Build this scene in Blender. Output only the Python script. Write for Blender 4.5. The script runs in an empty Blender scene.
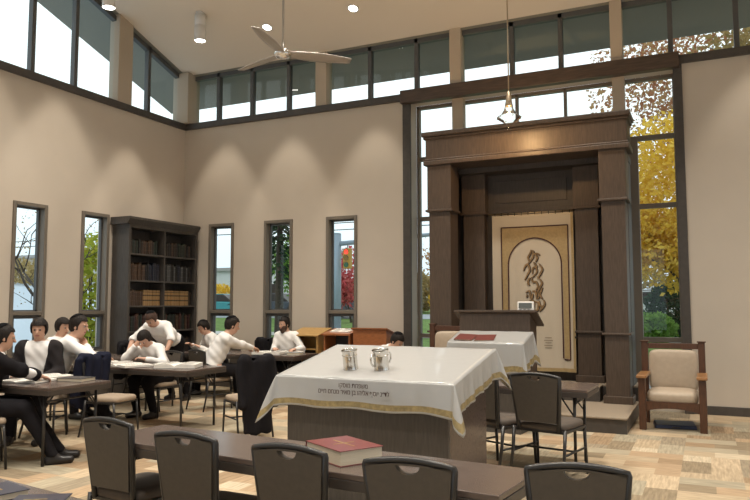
import bpy, math, random
import numpy as np
from math import sin, cos, pi, radians, sqrt
from mathutils import Vector, Matrix

random.seed(7)
rng = np.random.default_rng(7)
SC = bpy.context.scene
COL = SC.collection

# ------------------------------------------------------------------ materials
MATS = {}
def mat(name, col, rough=.6, metal=0., spec=.5, var=0., scale=8., bump=0., bscale=60., emit=0., stretch=None, alpha=None, coat=0.):
    if name in MATS: return MATS[name]
    m = bpy.data.materials.new(name); m.use_nodes = True
    nt = m.node_tree; b = nt.nodes['Principled BSDF']
    b.inputs['Base Color'].default_value = (*col, 1)
    b.inputs['Roughness'].default_value = rough
    b.inputs['Metallic'].default_value = metal
    b.inputs['Specular IOR Level'].default_value = spec
    b.inputs['Coat Weight'].default_value = coat
    tc = None
    if var or bump:
        tc = nt.nodes.new('ShaderNodeTexCoord')
        mp = nt.nodes.new('ShaderNodeMapping')
        nt.links.new(tc.outputs['Object'], mp.inputs[0])
        if stretch: mp.inputs['Scale'].default_value = stretch
    if var:
        n = nt.nodes.new('ShaderNodeTexNoise'); n.inputs['Scale'].default_value = scale; n.inputs['Detail'].default_value = 5
        nt.links.new(mp.outputs[0], n.inputs['Vector'])
        r = nt.nodes.new('ShaderNodeValToRGB')
        r.color_ramp.elements[0].position = .3; r.color_ramp.elements[1].position = .7
        r.color_ramp.elements[0].color = (*[c*(1-var) for c in col], 1)
        r.color_ramp.elements[1].color = (*[min(1, c*(1+var)) for c in col], 1)
        nt.links.new(n.outputs['Fac'], r.inputs[0]); nt.links.new(r.outputs[0], b.inputs['Base Color'])
    if bump:
        n2 = nt.nodes.new('ShaderNodeTexNoise'); n2.inputs['Scale'].default_value = bscale; n2.inputs['Detail'].default_value = 3
        nt.links.new(mp.outputs[0], n2.inputs['Vector'])
        bp = nt.nodes.new('ShaderNodeBump'); bp.inputs['Strength'].default_value = bump; bp.inputs['Distance'].default_value = .01
        nt.links.new(n2.outputs['Fac'], bp.inputs['Height']); nt.links.new(bp.outputs[0], b.inputs['Normal'])
    if emit:
        b.inputs['Emission Color'].default_value = (*col, 1); b.inputs['Emission Strength'].default_value = emit
    MATS[name] = m
    return m

def glass_mat(name, tint, ior=1.45, rough=.0):
    m = bpy.data.materials.new(name); m.use_nodes = True; nt = m.node_tree
    for n in list(nt.nodes): nt.nodes.remove(n)
    o = nt.nodes.new('ShaderNodeOutputMaterial'); mx = nt.nodes.new('ShaderNodeMixShader')
    t = nt.nodes.new('ShaderNodeBsdfTransparent'); g = nt.nodes.new('ShaderNodeBsdfGlossy'); f = nt.nodes.new('ShaderNodeFresnel')
    t.inputs[0].default_value = (*tint, 1); g.inputs['Roughness'].default_value = rough; f.inputs[0].default_value = ior
    nt.links.new(f.outputs[0], mx.inputs[0]); nt.links.new(t.outputs[0], mx.inputs[1]); nt.links.new(g.outputs[0], mx.inputs[2])
    nt.links.new(mx.outputs[0], o.inputs[0]); MATS[name] = m
    return m

def carpet_mat():
    m = bpy.data.materials.new('carpet_planks'); m.use_nodes = True; nt = m.node_tree; b = nt.nodes['Principled BSDF']
    tc = nt.nodes.new('ShaderNodeTexCoord')
    br = nt.nodes.new('ShaderNodeTexBrick')
    br.inputs['Color1'].default_value = (0, 0, 0, 1); br.inputs['Color2'].default_value = (1, 1, 1, 1)
    br.inputs['Mortar Size'].default_value = 0; br.inputs['Scale'].default_value = 1
    br.inputs['Brick Width'].default_value = .50; br.inputs['Row Height'].default_value = .25
    br.offset = .43; br.squash = 1.0; br.squash_frequency = 2
    nt.links.new(tc.outputs['Object'], br.inputs['Vector'])
    # planks run crosswise in every other square of the floor
    ck = nt.nodes.new('ShaderNodeTexChecker'); ck.inputs['Scale'].default_value = 1/1.0
    nt.links.new(tc.outputs['Object'], ck.inputs['Vector'])
    sw = nt.nodes.new('ShaderNodeMapping'); sw.inputs['Rotation'].default_value = (0, 0, radians(90)); nt.links.new(tc.outputs['Object'], sw.inputs[0])
    vm = nt.nodes.new('ShaderNodeMix'); vm.data_type = 'VECTOR'
    nt.links.new(ck.outputs['Fac'], vm.inputs[0]); nt.links.new(tc.outputs['Object'], vm.inputs[4]); nt.links.new(sw.outputs[0], vm.inputs[5])
    nt.links.new(vm.outputs[1], br.inputs['Vector'])
    rp = nt.nodes.new('ShaderNodeValToRGB'); rp.color_ramp.interpolation = 'CONSTANT'
    cols = [(.45, .36, .25), (.33, .24, .155), (.31, .26, .19), (.54, .46, .34), (.36, .32, .24), (.42, .31, .205), (.28, .225, .155), (.50, .40, .28), (.40, .35, .26)]
    cr = rp.color_ramp
    cr.elements[0].color = (*cols[0], 1); cr.elements[1].position = .11; cr.elements[1].color = (*cols[1], 1)
    for i, c in enumerate(cols[2:]):
        e = cr.elements.new(.22+.11*i); e.color = (*c, 1)
    nt.links.new(br.outputs['Color'], rp.inputs[0])
    mp = nt.nodes.new('ShaderNodeMapping'); mp.inputs['Scale'].default_value = (5, 45, 1)
    nt.links.new(vm.outputs[1], mp.inputs[0])
    n = nt.nodes.new('ShaderNodeTexNoise'); n.inputs['Scale'].default_value = 1; n.inputs['Detail'].default_value = 4
    nt.links.new(mp.outputs[0], n.inputs['Vector'])
    mx = nt.nodes.new('ShaderNodeMix'); mx.data_type = 'RGBA'; mx.blend_type = 'MULTIPLY'; mx.inputs[0].default_value = 1
    r2 = nt.nodes.new('ShaderNodeValToRGB'); r2.color_ramp.elements[0].position = .3; r2.color_ramp.elements[0].color = (.74, .72, .69, 1)
    r2.color_ramp.elements[1].position = .7; r2.color_ramp.elements[1].color = (1.15, 1.12, 1.08, 1)
    nt.links.new(n.outputs['Fac'], r2.inputs[0])
    nt.links.new(rp.outputs[0], mx.inputs[6]); nt.links.new(r2.outputs[0], mx.inputs[7]); nt.links.new(mx.outputs[2], b.inputs['Base Color'])
    b.inputs['Roughness'].default_value = .95; b.inputs['Specular IOR Level'].default_value = .1
    return m

M_wall = mat('wall_paint', (.60, .53, .447), .9, spec=.1, var=.02, scale=2)
M_ceil = mat('ceiling_paint', (.82, .73, .62), .9, spec=.1)
M_trim = mat('dark_trim', (.070, .060, .052), .5, var=.12, scale=14)
M_beam = mat('stained_beam', (.075, .050, .036), .45, var=.3, scale=7, stretch=(.6, 6, 6))
M_frame = mat('window_frame', (.18, .155, .125), .5)
M_mull = mat('mullion_grey', (.085, .085, .085), .45)
M_post = mat('post_paint', (.50, .42, .33), .85, spec=.1)
M_glass = glass_mat('window_glass', (.93, .985, .97))
M_carpet = carpet_mat()
M_step = mat('platform_carpet', (.30, .245, .185), .95, spec=.1, var=.1, scale=90)
M_ark = mat('ark_wood', (.085, .060, .044), .42, var=.2, scale=9, stretch=(7, 7, .7), spec=.4)
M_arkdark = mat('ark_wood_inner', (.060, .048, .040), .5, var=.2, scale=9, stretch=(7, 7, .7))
M_case = mat('bookcase_wood', (.070, .060, .052), .5, var=.2, scale=9, stretch=(7, 7, .7))
M_lam = mat('walnut_laminate', (.105, .078, .066), .24, var=.25, scale=10, stretch=(.7, 9, 4), spec=.5)
M_lamedge = mat('laminate_edge', (.050, .040, .034), .4)
M_fabric = mat('chair_vinyl', (.068, .056, .044), .55, var=.08, scale=40)
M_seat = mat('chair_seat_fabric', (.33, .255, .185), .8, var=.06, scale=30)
M_black = mat('black_metal', (.022, .020, .019), .35, spec=.5)
M_cloth = mat('ivory_cloth', (.35, .345, .335), .38, spec=.5, coat=.3, bump=.15, bscale=14)
M_gold = mat('gold_brocade', (.25, .19, .085), .5, var=.30, scale=28)
M_thread = mat('brown_thread', (.06, .03, .025), .7)
M_redcover = mat('red_cover', (.17, .032, .032), .30, var=.15, scale=30)
M_maroon = mat('maroon_cover', (.13, .032, .026), .5)
M_page = mat('book_pages', (.68, .60, .46), .8, var=.1, scale=200, stretch=(.05, .05, 4))
M_paper = mat('white_paper', (.82, .79, .73), .8, var=.03, scale=30)
M_text = mat('print_grey', (.42, .40, .37), .8)
M_navy = mat('navy_cover', (.030, .028, .048), .32)
M_gilt = mat('gilt_stamp', (.45, .33, .14), .4, metal=.4)
M_darkcov = mat('charcoal_cover', (.035, .032, .032), .4)
M_silver = mat('polished_silver', (.66, .64, .60), .16, metal=1.)
M_oak = mat('golden_oak', (.40, .235, .075), .4, var=.2, scale=8, stretch=(8, 1, 8))
M_cherry = mat('cherry_wood', (.30, .105, .035), .38, var=.2, scale=8, stretch=(2, 8, 8))
M_mission = mat('mission_oak', (.080, .033, .016), .35, var=.25, scale=8, stretch=(8, 8, 1.5))
M_missiontop = mat('mission_oak_arm', (.30, .15, .06), .3, var=.2, scale=8)
M_beige = mat('beige_leather', (.43, .35, .265), .5, var=.05, scale=20)
M_blue = mat('dark_blue_vinyl', (.018, .028, .075), .45)
M_brass = mat('antique_brass', (.50, .40, .28), .3, metal=.8)
M_white = mat('white_plastic', (.75, .73, .70), .4)
M_fan = mat('fan_grey', (.40, .36, .32), .35, metal=.3)
M_chrome = mat('chrome', (.8, .8, .8), .15, metal=1)
M_lens = mat('lamp_lens', (1., .96, .88), .5, emit=22)
M_bulb = mat('warm_bulb', (1., .72, .35), .5, emit=60)
M_skin = mat('skin', (.58, .34, .24), .55, var=.06, scale=18)
M_shirt = mat('white_shirt', (.80, .78, .76), .8)
M_suit = mat('black_suit', (.012, .011, .013), .85, spec=.12)
M_jacket = mat('charcoal_jacket', (.024, .021, .022), .85, spec=.12)
M_hair = mat('dark_hair', (.014, .010, .008), .65, spec=.25, bump=.4, bscale=160)
M_hairb = mat('auburn_hair', (.055, .024, .013), .6, bump=.4, bscale=160)
M_velvet = mat('black_velvet', (.007, .007, .008), .9, spec=.1)
M_shoe = mat('black_leather', (.014, .012, .012), .35)
M_eyew = mat('eye_white', (.75, .72, .68), .3)
M_iris = mat('eye_iris', (.025, .015, .01), .3)
M_navycoat = mat('navy_coat', (.013, .015, .030), .85, spec=.12)
M_soffit = mat('soffit_grey_green', (.27, .265, .225), .8)
M_grey = mat('device_grey', (.25, .26, .26), .4)
M_screen = mat('device_screen', (.10, .11, .11), .25)

# ------------------------------------------------------------------ mesh building
class MB:
    def __init__(s): s.v = []; s.f = []; s.m = []; s.cur = 0
    def add(s, vs, fs, mi=None):
        o = len(s.v); s.v += [tuple(v) for v in vs]; s.f += [tuple(i+o for i in f) for f in fs]
        s.m += [s.cur if mi is None else mi]*len(fs)
    def box(s, x0, x1, y0, y1, z0, z1, mi=None):
        s.add([(x0, y0, z0), (x1, y0, z0), (x1, y1, z0), (x0, y1, z0), (x0, y0, z1), (x1, y0, z1), (x1, y1, z1), (x0, y1, z1)],
              [(0, 3, 2, 1), (4, 5, 6, 7), (0, 1, 5, 4), (1, 2, 6, 5), (2, 3, 7, 6), (3, 0, 4, 7)], mi)
        return s
    def taper(s, c0, hx0, hy0, c1, hx1, hy1, mi=None):
        vs = []
        for c, hx, hy in ((c0, hx0, hy0), (c1, hx1, hy1)):
            vs += [(c[0]-hx, c[1]-hy, c[2]), (c[0]+hx, c[1]-hy, c[2]), (c[0]+hx, c[1]+hy, c[2]), (c[0]-hx, c[1]+hy, c[2])]
        s.add(vs, [(0, 3, 2, 1), (4, 5, 6, 7), (0, 1, 5, 4), (1, 2, 6, 5), (2, 3, 7, 6), (3, 0, 4, 7)], mi); return s
    def hexa(s, pts, mi=None):
        s.add(pts, [(0, 3, 2, 1), (4, 5, 6, 7), (0, 1, 5, 4), (1, 2, 6, 5), (2, 3, 7, 6), (3, 0, 4, 7)], mi); return s
    def prism(s, poly, axis, a, b, mi=None):
        def P(p, t):
            return (t, p[0], p[1]) if axis == 'x' else (p[0], t, p[1]) if axis == 'y' else (p[0], p[1], t)
        n = len(poly)
        s.add([P(p, a) for p in poly]+[P(p, b) for p in poly],
              [tuple(range(n))[::-1], tuple(range(n, 2*n))]+[(i, (i+1) % n, n+(i+1) % n, n+i) for i in range(n)], mi); return s
    def tube(s, pts, r, seg=8, mi=None, closed=False):
        pts = [Vector(p) for p in pts]; n = len(pts); rs = r if isinstance(r, (list, tuple)) else [r]*n
        vs = []; prev = None
        for i, p in enumerate(pts):
            if closed: d = (pts[(i+1) % n]-pts[i-1]).normalized()
            else: d = (pts[min(i+1, n-1)]-pts[max(i-1, 0)]).normalized()
            if prev is None:
                a = Vector((0, 0, 1)) if abs(d.z) < .9 else Vector((1, 0, 0))
                u = d.cross(a).normalized()
            else: u = (prev-d*prev.dot(d)).normalized()
            prev = u; w = d.cross(u)
            vs += [p+u*cos(2*pi*k/seg)*rs[i]+w*sin(2*pi*k/seg)*rs[i] for k in range(seg)]
        fs = []
        for i in range(n if closed else n-1):
            j = (i+1) % n
            for k in range(seg):
                k2 = (k+1) % seg
                fs.append((i*seg+k, i*seg+k2, j*seg+k2, j*seg+k))
        if not closed: fs += [tuple(range(seg))[::-1], tuple((n-1)*seg+k for k in range(seg))]
        s.add(vs, fs, mi); return s
    def lathe(s, prof, c=(0, 0, 0), seg=24, mi=None, cap=True):
        vs = []; n = len(prof)
        for r, z in prof: vs += [(c[0]+r*cos(2*pi*k/seg), c[1]+r*sin(2*pi*k/seg), c[2]+z) for k in range(seg)]
        fs = []
        for i in range(n-1):
            for k in range(seg):
                k2 = (k+1) % seg; fs.append((i*seg+k, i*seg+k2, (i+1)*seg+k2, (i+1)*seg+k))
        if cap: fs += [tuple(range(seg))[::-1], tuple((n-1)*seg+k for k in range(seg))]
        s.add(vs, fs, mi); return s
    def grid(s, fn, nu, nv, mi=None, mfn=None):
        vs = [fn(i/nu, j/nv) for j in range(nv+1) for i in range(nu+1)]
        o = len(s.v); s.v += [tuple(v) for v in vs]
        for j in range(nv):
            for i in range(nu):
                a = o+j*(nu+1)+i; s.f.append((a, a+1, a+nu+2, a+nu+1)); s.m.append(mfn((i+.5)/nu, (j+.5)/nv) if mfn else (s.cur if mi is None else mi))
        return s
    def build(s, name, mats, parent=None, smooth=False, bevel=0, solid=0, auto=None):
        me = bpy.data.meshes.new(name); me.from_pydata(s.v, [], s.f); me.update()
        if not isinstance(mats, (list, tuple)): mats = [mats]
        for m in mats: me.materials.append(m)
        me.polygons.foreach_set('material_index', s.m)
        if smooth: me.polygons.foreach_set('use_smooth', [True]*len(s.f))
        o = bpy.data.objects.new(name, me); COL.objects.link(o)
        if parent: o.parent = parent
        if solid:
            md = o.modifiers.new('solid', 'SOLIDIFY'); md.thickness = solid; md.offset = 0
        if bevel:
            md = o.modifiers.new('bevel', 'BEVEL'); md.width = bevel; md.segments = 2; md.limit_method = 'ANGLE'; md.angle_limit = radians(40)
        return o

def tag(o, label=None, cat=None, group=None, kind=None):
    if label: o['label'] = label
    if cat: o['category'] = cat
    if group: o['group'] = group
    if kind: o['kind'] = kind
    return o
def thing(name, label, cat, loc=(0, 0, 0), rz=0., group=None):
    o = bpy.data.objects.new(name, None); o.empty_display_size = .1; COL.objects.link(o); o.location = loc; o.rotation_euler = (0, 0, rz)
    return tag(o, label, cat, group)
def struct(name, mb, mats, parent=None, **k):
    o = mb.build(name, mats, parent, **k)
    if parent is None: o['kind'] = 'structure'
    return o
def dup(root, loc, rz=0., label=None, group=None):
    def cp(o, par):
        c = o.copy(); COL.objects.link(c); c.parent = par
        for ch in o.children: cp(ch, c)
        return c
    r = cp(root, None); r.location = loc; r.rotation_euler = (0, 0, rz)
    if label: r['label'] = label
    if group: r['group'] = group
    return r

# ------------------------------------------------------------------ smooth implicit surfaces (bodies, clothes)
def surf_nets(fn, lo, hi, h):
    lo = np.array(lo, float); hi = np.array(hi, float)
    q = 4
    nc = np.ceil((hi-lo)/(h*q)).astype(int)+1
    ax = [lo[i]+(np.arange(nc[i])+.5)*h*q-.5*h for i in range(3)]
    Xc = np.stack(np.meshgrid(*ax, indexing='ij'), -1).reshape(-1, 3)
    Dc = fn(Xc).reshape(nc)
    mask = np.abs(Dc) < h*q*1.35
    D = np.repeat(np.repeat(np.repeat(Dc, q, 0), q, 1), q, 2)
    Mk = np.repeat(np.repeat(np.repeat(mask, q, 0), q, 1), q, 2)
    idx = np.argwhere(Mk)
    P = lo+idx*h
    vals = np.empty(len(P))
    for a in range(0, len(P), 200000): vals[a:a+200000] = fn(P[a:a+200000])
    D[Mk] = vals
    n = np.array(D.shape)
    S = D < 0
    c = [S[i:n[0]-1+i, j:n[1]-1+j, k:n[2]-1+k] for i in (0, 1) for j in (0, 1) for k in (0, 1)]
    cnt = sum(x.astype(np.int8) for x in c)
    act = np.argwhere((cnt > 0) & (cnt < 8))
    vid = -np.ones(n-1, int); vid[tuple(act.T)] = np.arange(len(act))
    acc = np.zeros((len(act), 3)); num = np.zeros(len(act))
    off = [np.array((i, j, k)) for i in (0, 1) for j in (0, 1) for k in (0, 1)]
    for a in range(8):
        for b in range(a+1, 8):
            if np.abs(off[a]-off[b]).sum() != 1: continue
            da = D[tuple((act+off[a]).T)]; db = D[tuple((act+off[b]).T)]
            x = (da < 0) != (db < 0)
            t = np.where(x, da/np.where(x, da-db, 1), 0)
            acc += np.where(x[:, None], off[a]+(off[b]-off[a])*t[:, None], 0); num += x
    V = lo+(act+acc/num[:, None])*h
    F = []
    for d in range(3):
        e = np.eye(3, dtype=int)[d]; u = np.eye(3, dtype=int)[(d+1) % 3]; w = np.eye(3, dtype=int)[(d+2) % 3]
        sl0 = tuple(slice(0, n[i]-e[i]) for i in range(3)); sl1 = tuple(slice(e[i], n[i]) for i in range(3))
        x = np.argwhere(S[sl0] != S[sl1])
        x = x[(x[:, (d+1) % 3] > 0) & (x[:, (d+2) % 3] > 0) & (x[:, (d+1) % 3] < n[(d+1) % 3]-1) & (x[:, (d+2) % 3] < n[(d+2) % 3]-1)]
        inside = S[tuple(x.T)]
        q4 = np.stack([vid[tuple((x-u-w).T)], vid[tuple((x-w).T)], vid[tuple(x.T)], vid[tuple((x-u).T)]], 1)
        q4[~inside] = q4[~inside][:, ::-1]
        F.append(q4)
    F = np.concatenate(F); F = F[(F >= 0).all(1)]
    return V, F
def np_mesh(name, V, F, mats, parent=None, mi=None):
    me = bpy.data.meshes.new(name); me.from_pydata(V.tolist(), [], F.tolist()); me.update()
    for m in (mats if isinstance(mats, (list, tuple)) else [mats]): me.materials.append(m)
    me.polygons.foreach_set('use_smooth', [True]*len(F))
    if mi is not None: me.polygons.foreach_set('material_index', mi)
    o = bpy.data.objects.new(name, me); COL.objects.link(o)
    if parent: o.parent = parent
    return o
def smin(a, b, k):
    hh = np.clip(.5+.5*(b-a)/k, 0, 1); return b*(1-hh)+a*hh-k*hh*(1-hh)
def d_cap(P, a, b, ra, rb):
    a = np.array(a); b = np.array(b); ab = b-a
    t = np.clip(((P-a)@ab)/max(1e-9, ab@ab), 0, 1)
    return np.linalg.norm(P-a-t[:, None]*ab, axis=1)-(ra+(rb-ra)*t)
def d_ell(P, c, R, rad):       # R rows: axes
    L = (P-c)@R.T; rad = np.array(rad)
    k0 = np.linalg.norm(L/rad, axis=1); k1 = np.linalg.norm(L/rad**2, axis=1)
    return k0*(k0-1)/np.maximum(k1, 1e-6)
def d_box(P, c, R, hb, r=.0):
    L = np.abs((P-c)@R.T)-(np.array(hb)-r)
    return np.linalg.norm(np.maximum(L, 0), axis=1)+np.minimum(L.max(1), 0)-r

# ------------------------------------------------------------------ room shell
SIL0, SIL1 = 4.97, 5.09          # clerestory sill band
def zc(y): return 6.08-.33*y       # ceiling underside
XR, YF = 13.2, -14.0             # right wall, front wall behind the camera
struct('floor', MB().box(-.2, XR+.2, YF-.2, .3, -.1, 0), M_carpet)
mb = MB(); mb.hexa([(0, YF, zc(YF)), (XR, YF, zc(YF)), (XR, 0, zc(0)), (0, 0, zc(0)), (0, YF, zc(YF)+.2), (XR, YF, zc(YF)+.2), (XR, 0, zc(0)+.2), (0, 0, zc(0)+.2)])
struct('ceiling', mb, M_ceil)
mb = MB()
mb.hexa([(-1.3, YF, zc(YF)), (-.0, YF, zc(YF)), (-.0, 1.05, zc(1.05)), (-1.3, 1.05, zc(1.05)), (-1.3, YF, zc(YF)+.22), (0, YF, zc(YF)+.22), (0, 1.05, zc(1.05)+.22), (-1.3, 1.05, zc(1.05)+.22)])
mb.hexa([(0, 0, zc(0)), (XR+1, 0, zc(0)), (XR+1, 1.05, zc(1.05)), (0, 1.05, zc(1.05)), (0, 0, zc(0)+.22), (XR+1, 0, zc(0)+.22), (XR+1, 1.05, zc(1.05)+.22), (0, 1.05, zc(1.05)+.22)])
struct('roof_overhang', mb, M_soffit)

TH = .24
WINB = [(.63, 1.21), (1.90, 2.51), (3.21, 3.82)]
WZ0, WZ1, RAIL = .72, 3.07, 1.425
OP0, OP1, OPZ = 4.84, 8.93, 4.92
mb = MB(); x = 0
for a, b in WINB:
    mb.box(x, a, 0, TH, 0, SIL0); mb.box(a, b, 0, TH, 0, WZ0); mb.box(a, b, 0, TH, WZ1, SIL0); x = b
mb.box(x, OP0, 0, TH, 0, SIL0); mb.box(OP1, XR, 0, TH, 0, SIL0); mb.box(OP0, OP1, 0, TH, OPZ, SIL0); mb.box(OP0, OP1, .1, TH, 0, .12)
struct('wall_back', mb, M_wall)
WINL = [(-3.77, -3.17), (-2.50, -1.915)]
mb = MB(); y = YF
for a, b in WINL:
    mb.box(-TH, 0, y, a, 0, SIL0); mb.box(-TH, 0, a, b, 0, WZ0); mb.box(-TH, 0, a, b, WZ1, SIL0); y = b
mb.box(-TH, 0, y, TH, 0, SIL0)
struct('wall_left', mb, M_wall)
# right wall and the wall behind the camera, each with tall glazed openings
mb = MB(); y = YF
for a, b in ((-12.5, -9.5), (-8.5, -5.5), (-4.5, -1.5)):
    mb.box(XR, XR+TH, y, a, 0, 12); mb.box(XR, XR+TH, a, b, 0, .6); mb.box(XR, XR+TH, a, b, 3.4, 12); y = b
mb.box(XR, XR+TH, y, TH, 0, 7)
struct('wall_right', mb, M_wall)
mb = MB(); x = -TH
for a, b in ((1., 4.), (5., 8.), (9., 12.)):
    mb.box(x, a, YF-TH, YF, 0, 12); mb.box(a, b, YF-TH, YF, 0, .6); mb.box(a, b, YF-TH, YF, 3.4, 12); x = b
mb.box(x, XR+TH, YF-TH, YF, 0, 12)
struct('wall_front', mb, M_wall)

WN = [0]
def window(parts, glass, label):
    WN[0] += 1
    mb, mt = parts[0][1], parts[0][2]
    w = mb.build('window_%d' % WN[0], mt, bevel=.004); w['kind'] = 'structure'
    for n, m, mt in parts[1:]: m.build(n, mt, w)
    g = MB()
    for q in glass: g.add(q, [(0, 1, 2, 3)])
    g.build('window_pane', M_glass, w)
    return w
for a, b in WINB:               # narrow windows in the back wall
    f = MB()
    f.box(a, a+.055, -.025, .15, WZ0, WZ1); f.box(b-.055, b, -.025, .15, WZ0, WZ1)
    f.box(a+.055, b-.055, -.025, .15, WZ1-.055, WZ1); f.box(a+.055, b-.055, -.025, .15, WZ0, WZ0+.05); f.box(a+.055, b-.055, -.02, .15, RAIL-.06, RAIL)
    s = MB(); i0, i1, z1 = a+.055, b-.055, RAIL-.06
    s.box(i0, i0+.05, .02, .1, WZ0+.05, z1); s.box(i1-.05, i1, .02, .1, WZ0+.05, z1); s.box(i0+.05, i1-.05, .02, .1, z1-.05, z1); s.box(i0+.05, i1-.05, .02, .1, WZ0+.05, WZ0+.1)
    t = MB(); t.box(i0, i0+.025, .09, .14, RAIL, WZ1-.055); t.box(i1-.025, i1, .09, .14, RAIL, WZ1-.055); t.box(i0, i1, .09, .14, WZ1-.08, WZ1-.055); t.box(i0, i1, .09, .14, RAIL, RAIL+.02)
    window([('f', f, M_frame), ('awning_sash', s, M_mull), ('glazing_bead', t, M_mull)],
           [[(i0, .12, RAIL), (i1, .12, RAIL), (i1, .12, WZ1-.055), (i0, .12, WZ1-.055)], [(i0+.05, .06, WZ0+.1), (i1-.05, .06, WZ0+.1), (i1-.05, .06, z1-.05), (i0+.05, .06, z1-.05)]], '')
for a, b in WINL:               # narrow windows in the left wall
    f = MB()
    f.box(-.15, .025, a, a+.055, WZ0, WZ1); f.box(-.15, .025, b-.055, b, WZ0, WZ1)
    f.box(-.15, .025, a+.055, b-.055, WZ1-.055, WZ1); f.box(-.15, .025, a+.055, b-.055, WZ0, WZ0+.05); f.box(-.15, .02, a+.055, b-.055, RAIL-.06, RAIL)
    s = MB(); i0, i1, z1 = a+.055, b-.055, RAIL-.06
    s.box(-.1, -.02, i0, i0+.05, WZ0+.05, z1); s.box(-.1, -.02, i1-.05, i1, WZ0+.05, z1); s.box(-.1, -.02, i0+.05, i1-.05, z1-.05, z1); s.box(-.1, -.02, i0+.05, i1-.05, WZ0+.05, WZ0+.1)
    t = MB(); t.box(-.14, -.09, i0, i0+.025, RAIL, WZ1-.055); t.box(-.14, -.09, i1-.025, i1, RAIL, WZ1-.055); t.box(-.14, -.09, i0, i1, WZ1-.08, WZ1-.055); t.box(-.14, -.09, i0, i1, RAIL, RAIL+.02)
    window([('f', f, M_frame), ('awning_sash', s, M_mull), ('glazing_bead', t, M_mull)],
           [[(-.12, i0, RAIL), (-.12, i1, RAIL), (-.12, i1, WZ1-.055), (-.12, i0, WZ1-.055)], [(-.06, i0+.05, WZ0+.1), (-.06, i1-.05, WZ0+.1), (-.06, i1-.05, z1-.05), (-.06, i0+.05, z1-.05)]], '')
# tall glazed opening behind the ark
GY = .29
f = MB()
for a, b in ((OP0, OP0+.05), (5.56, 5.60), (6.56, 6.60), (7.33, 7.37), (OP1-.025, OP1)):
    f.box(a, b, GY-.05, GY+.05, .12, OPZ)
f.box(8.22, 8.40, GY-.05, GY+.05, .12, 4.0)
for z in (4.00, 2.97, 1.0): f.box(OP0, OP1, GY-.04, GY+.04, z-.035, z+.035)
f.box(OP0, OP1, GY-.05, GY+.05, OPZ-.05, OPZ)
window([('f', f, M_frame)], [[(OP0, GY, .12), (OP1, GY, .12), (OP1, GY, OPZ), (OP0, GY, OPZ)]], '')
# clerestory band, back wall
MULLB = [.74, 1.53, 2.35, 4.03, 4.91, 6.56, 7.33, 8.91, 9.77, 11.4, 12.2]
POSTB = [(2.98, 3.20), (5.54, 5.73), (8.08, 8.25), (10.5, 10.7)]
f = MB()
for x in MULLB: f.box(x-.035, x+.035, .06, .16, SIL1, 6.08)
f.box(0, XR, .06, .16, 5.98, 6.06); f.box(0, XR, .06, .16, SIL1, SIL1+.03)
window([('f', f, M_mull)], [[(0, .11, SIL1), (XR, .11, SIL1), (XR, .11, 6.06), (0, .11, 6.06)]], '')
f = MB()
MULLL = [-.96, -2.65, -3.47, -5.1, -6.0, -7.7, -8.6, -10.3, -11.2, -13]
POSTL = [(-1.81, -1.48), (-4.6, -4.3), (-7.2, -6.9), (-9.8, -9.5), (-12.4, -12.1)]
for y in MULLL: f.box(-.16, -.06, y-.035, y+.035, SIL1, zc(y)-.02)
f.hexa([(-.16, YF, zc(YF)-.12), (-.06, YF, zc(YF)-.12), (-.06, 0, zc(0)-.12), (-.16, 0, zc(0)-.12), (-.16, YF, zc(YF)-.03), (-.06, YF, zc(YF)-.03), (-.06, 0, zc(0)-.03), (-.16, 0, zc(0)-.03)])
f.box(-.16, -.06, YF, 0, SIL1, SIL1+.03)
window([('f', f, M_mull)], [[(-.11, YF, SIL1), (-.11, 0, SIL1), (-.11, 0, zc(0)-.05), (-.11, YF, zc(YF)-.05)]], '')
for i, (a, b) in enumerate(POSTB):
    struct('pillar_back_%d' % (i+1), MB().box(a, b, -.02, .2, SIL1, 6.08), M_post)
for i, (a, b) in enumerate([(5.54, 5.73), (8.08, 8.25)]):
    struct('pillar_opening_%d' % (i+1), MB().box(a, b, .08, .22, 3.5, OPZ), M_post)
struct('pillar_corner', MB().box(-.2, .17, -.15, .2, SIL1, 6.10), M_post)
for i, (a, b) in enumerate(POSTL):
    struct('pillar_left_%d' % (i+1), MB().hexa([(-.2, a, SIL1), (.02, a, SIL1), (.02, b, SIL1), (-.2, b, SIL1), (-.2, a, zc(a)), (.02, a, zc(a)), (.02, b, zc(b)), (-.2, b, zc(b))]), M_post)
# trims
mb = MB(); mb.box(.05, 4.70, -.05, .2, SIL0, SIL1); mb.box(9.02, XR, -.05, .2, SIL0, SIL1)
struct('trim_1', mb, M_trim, bevel=.006)
struct('trim_2', MB().box(-.2, .05, YF, 0.2, SIL0, SIL1), M_trim, bevel=.006)
mb = MB(); mb.box(4.70, OP0, -.05, .0, 0, 4.90); struct('trim_3', mb, M_trim, bevel=.006)
mb = MB(); mb.box(OP1, 9.05, -.05, .0, 0, SIL0); struct('trim_4', mb, M_trim, bevel=.006)
struct('beam_header', MB().box(4.69, 9.02, -.14, .0, 4.90, 5.12), M_beam, bevel=.008)
mb = MB(); mb.box(9.03, XR, -.018, 0, 0, .12); mb.box(0, 4.7, -.018, 0, 0, .12)
struct('baseboard_back', mb, M_trim, bevel=.006)
struct('baseboard_left', MB().box(0, .018, YF, -.018, 0, .12), M_trim, bevel=.006)

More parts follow.
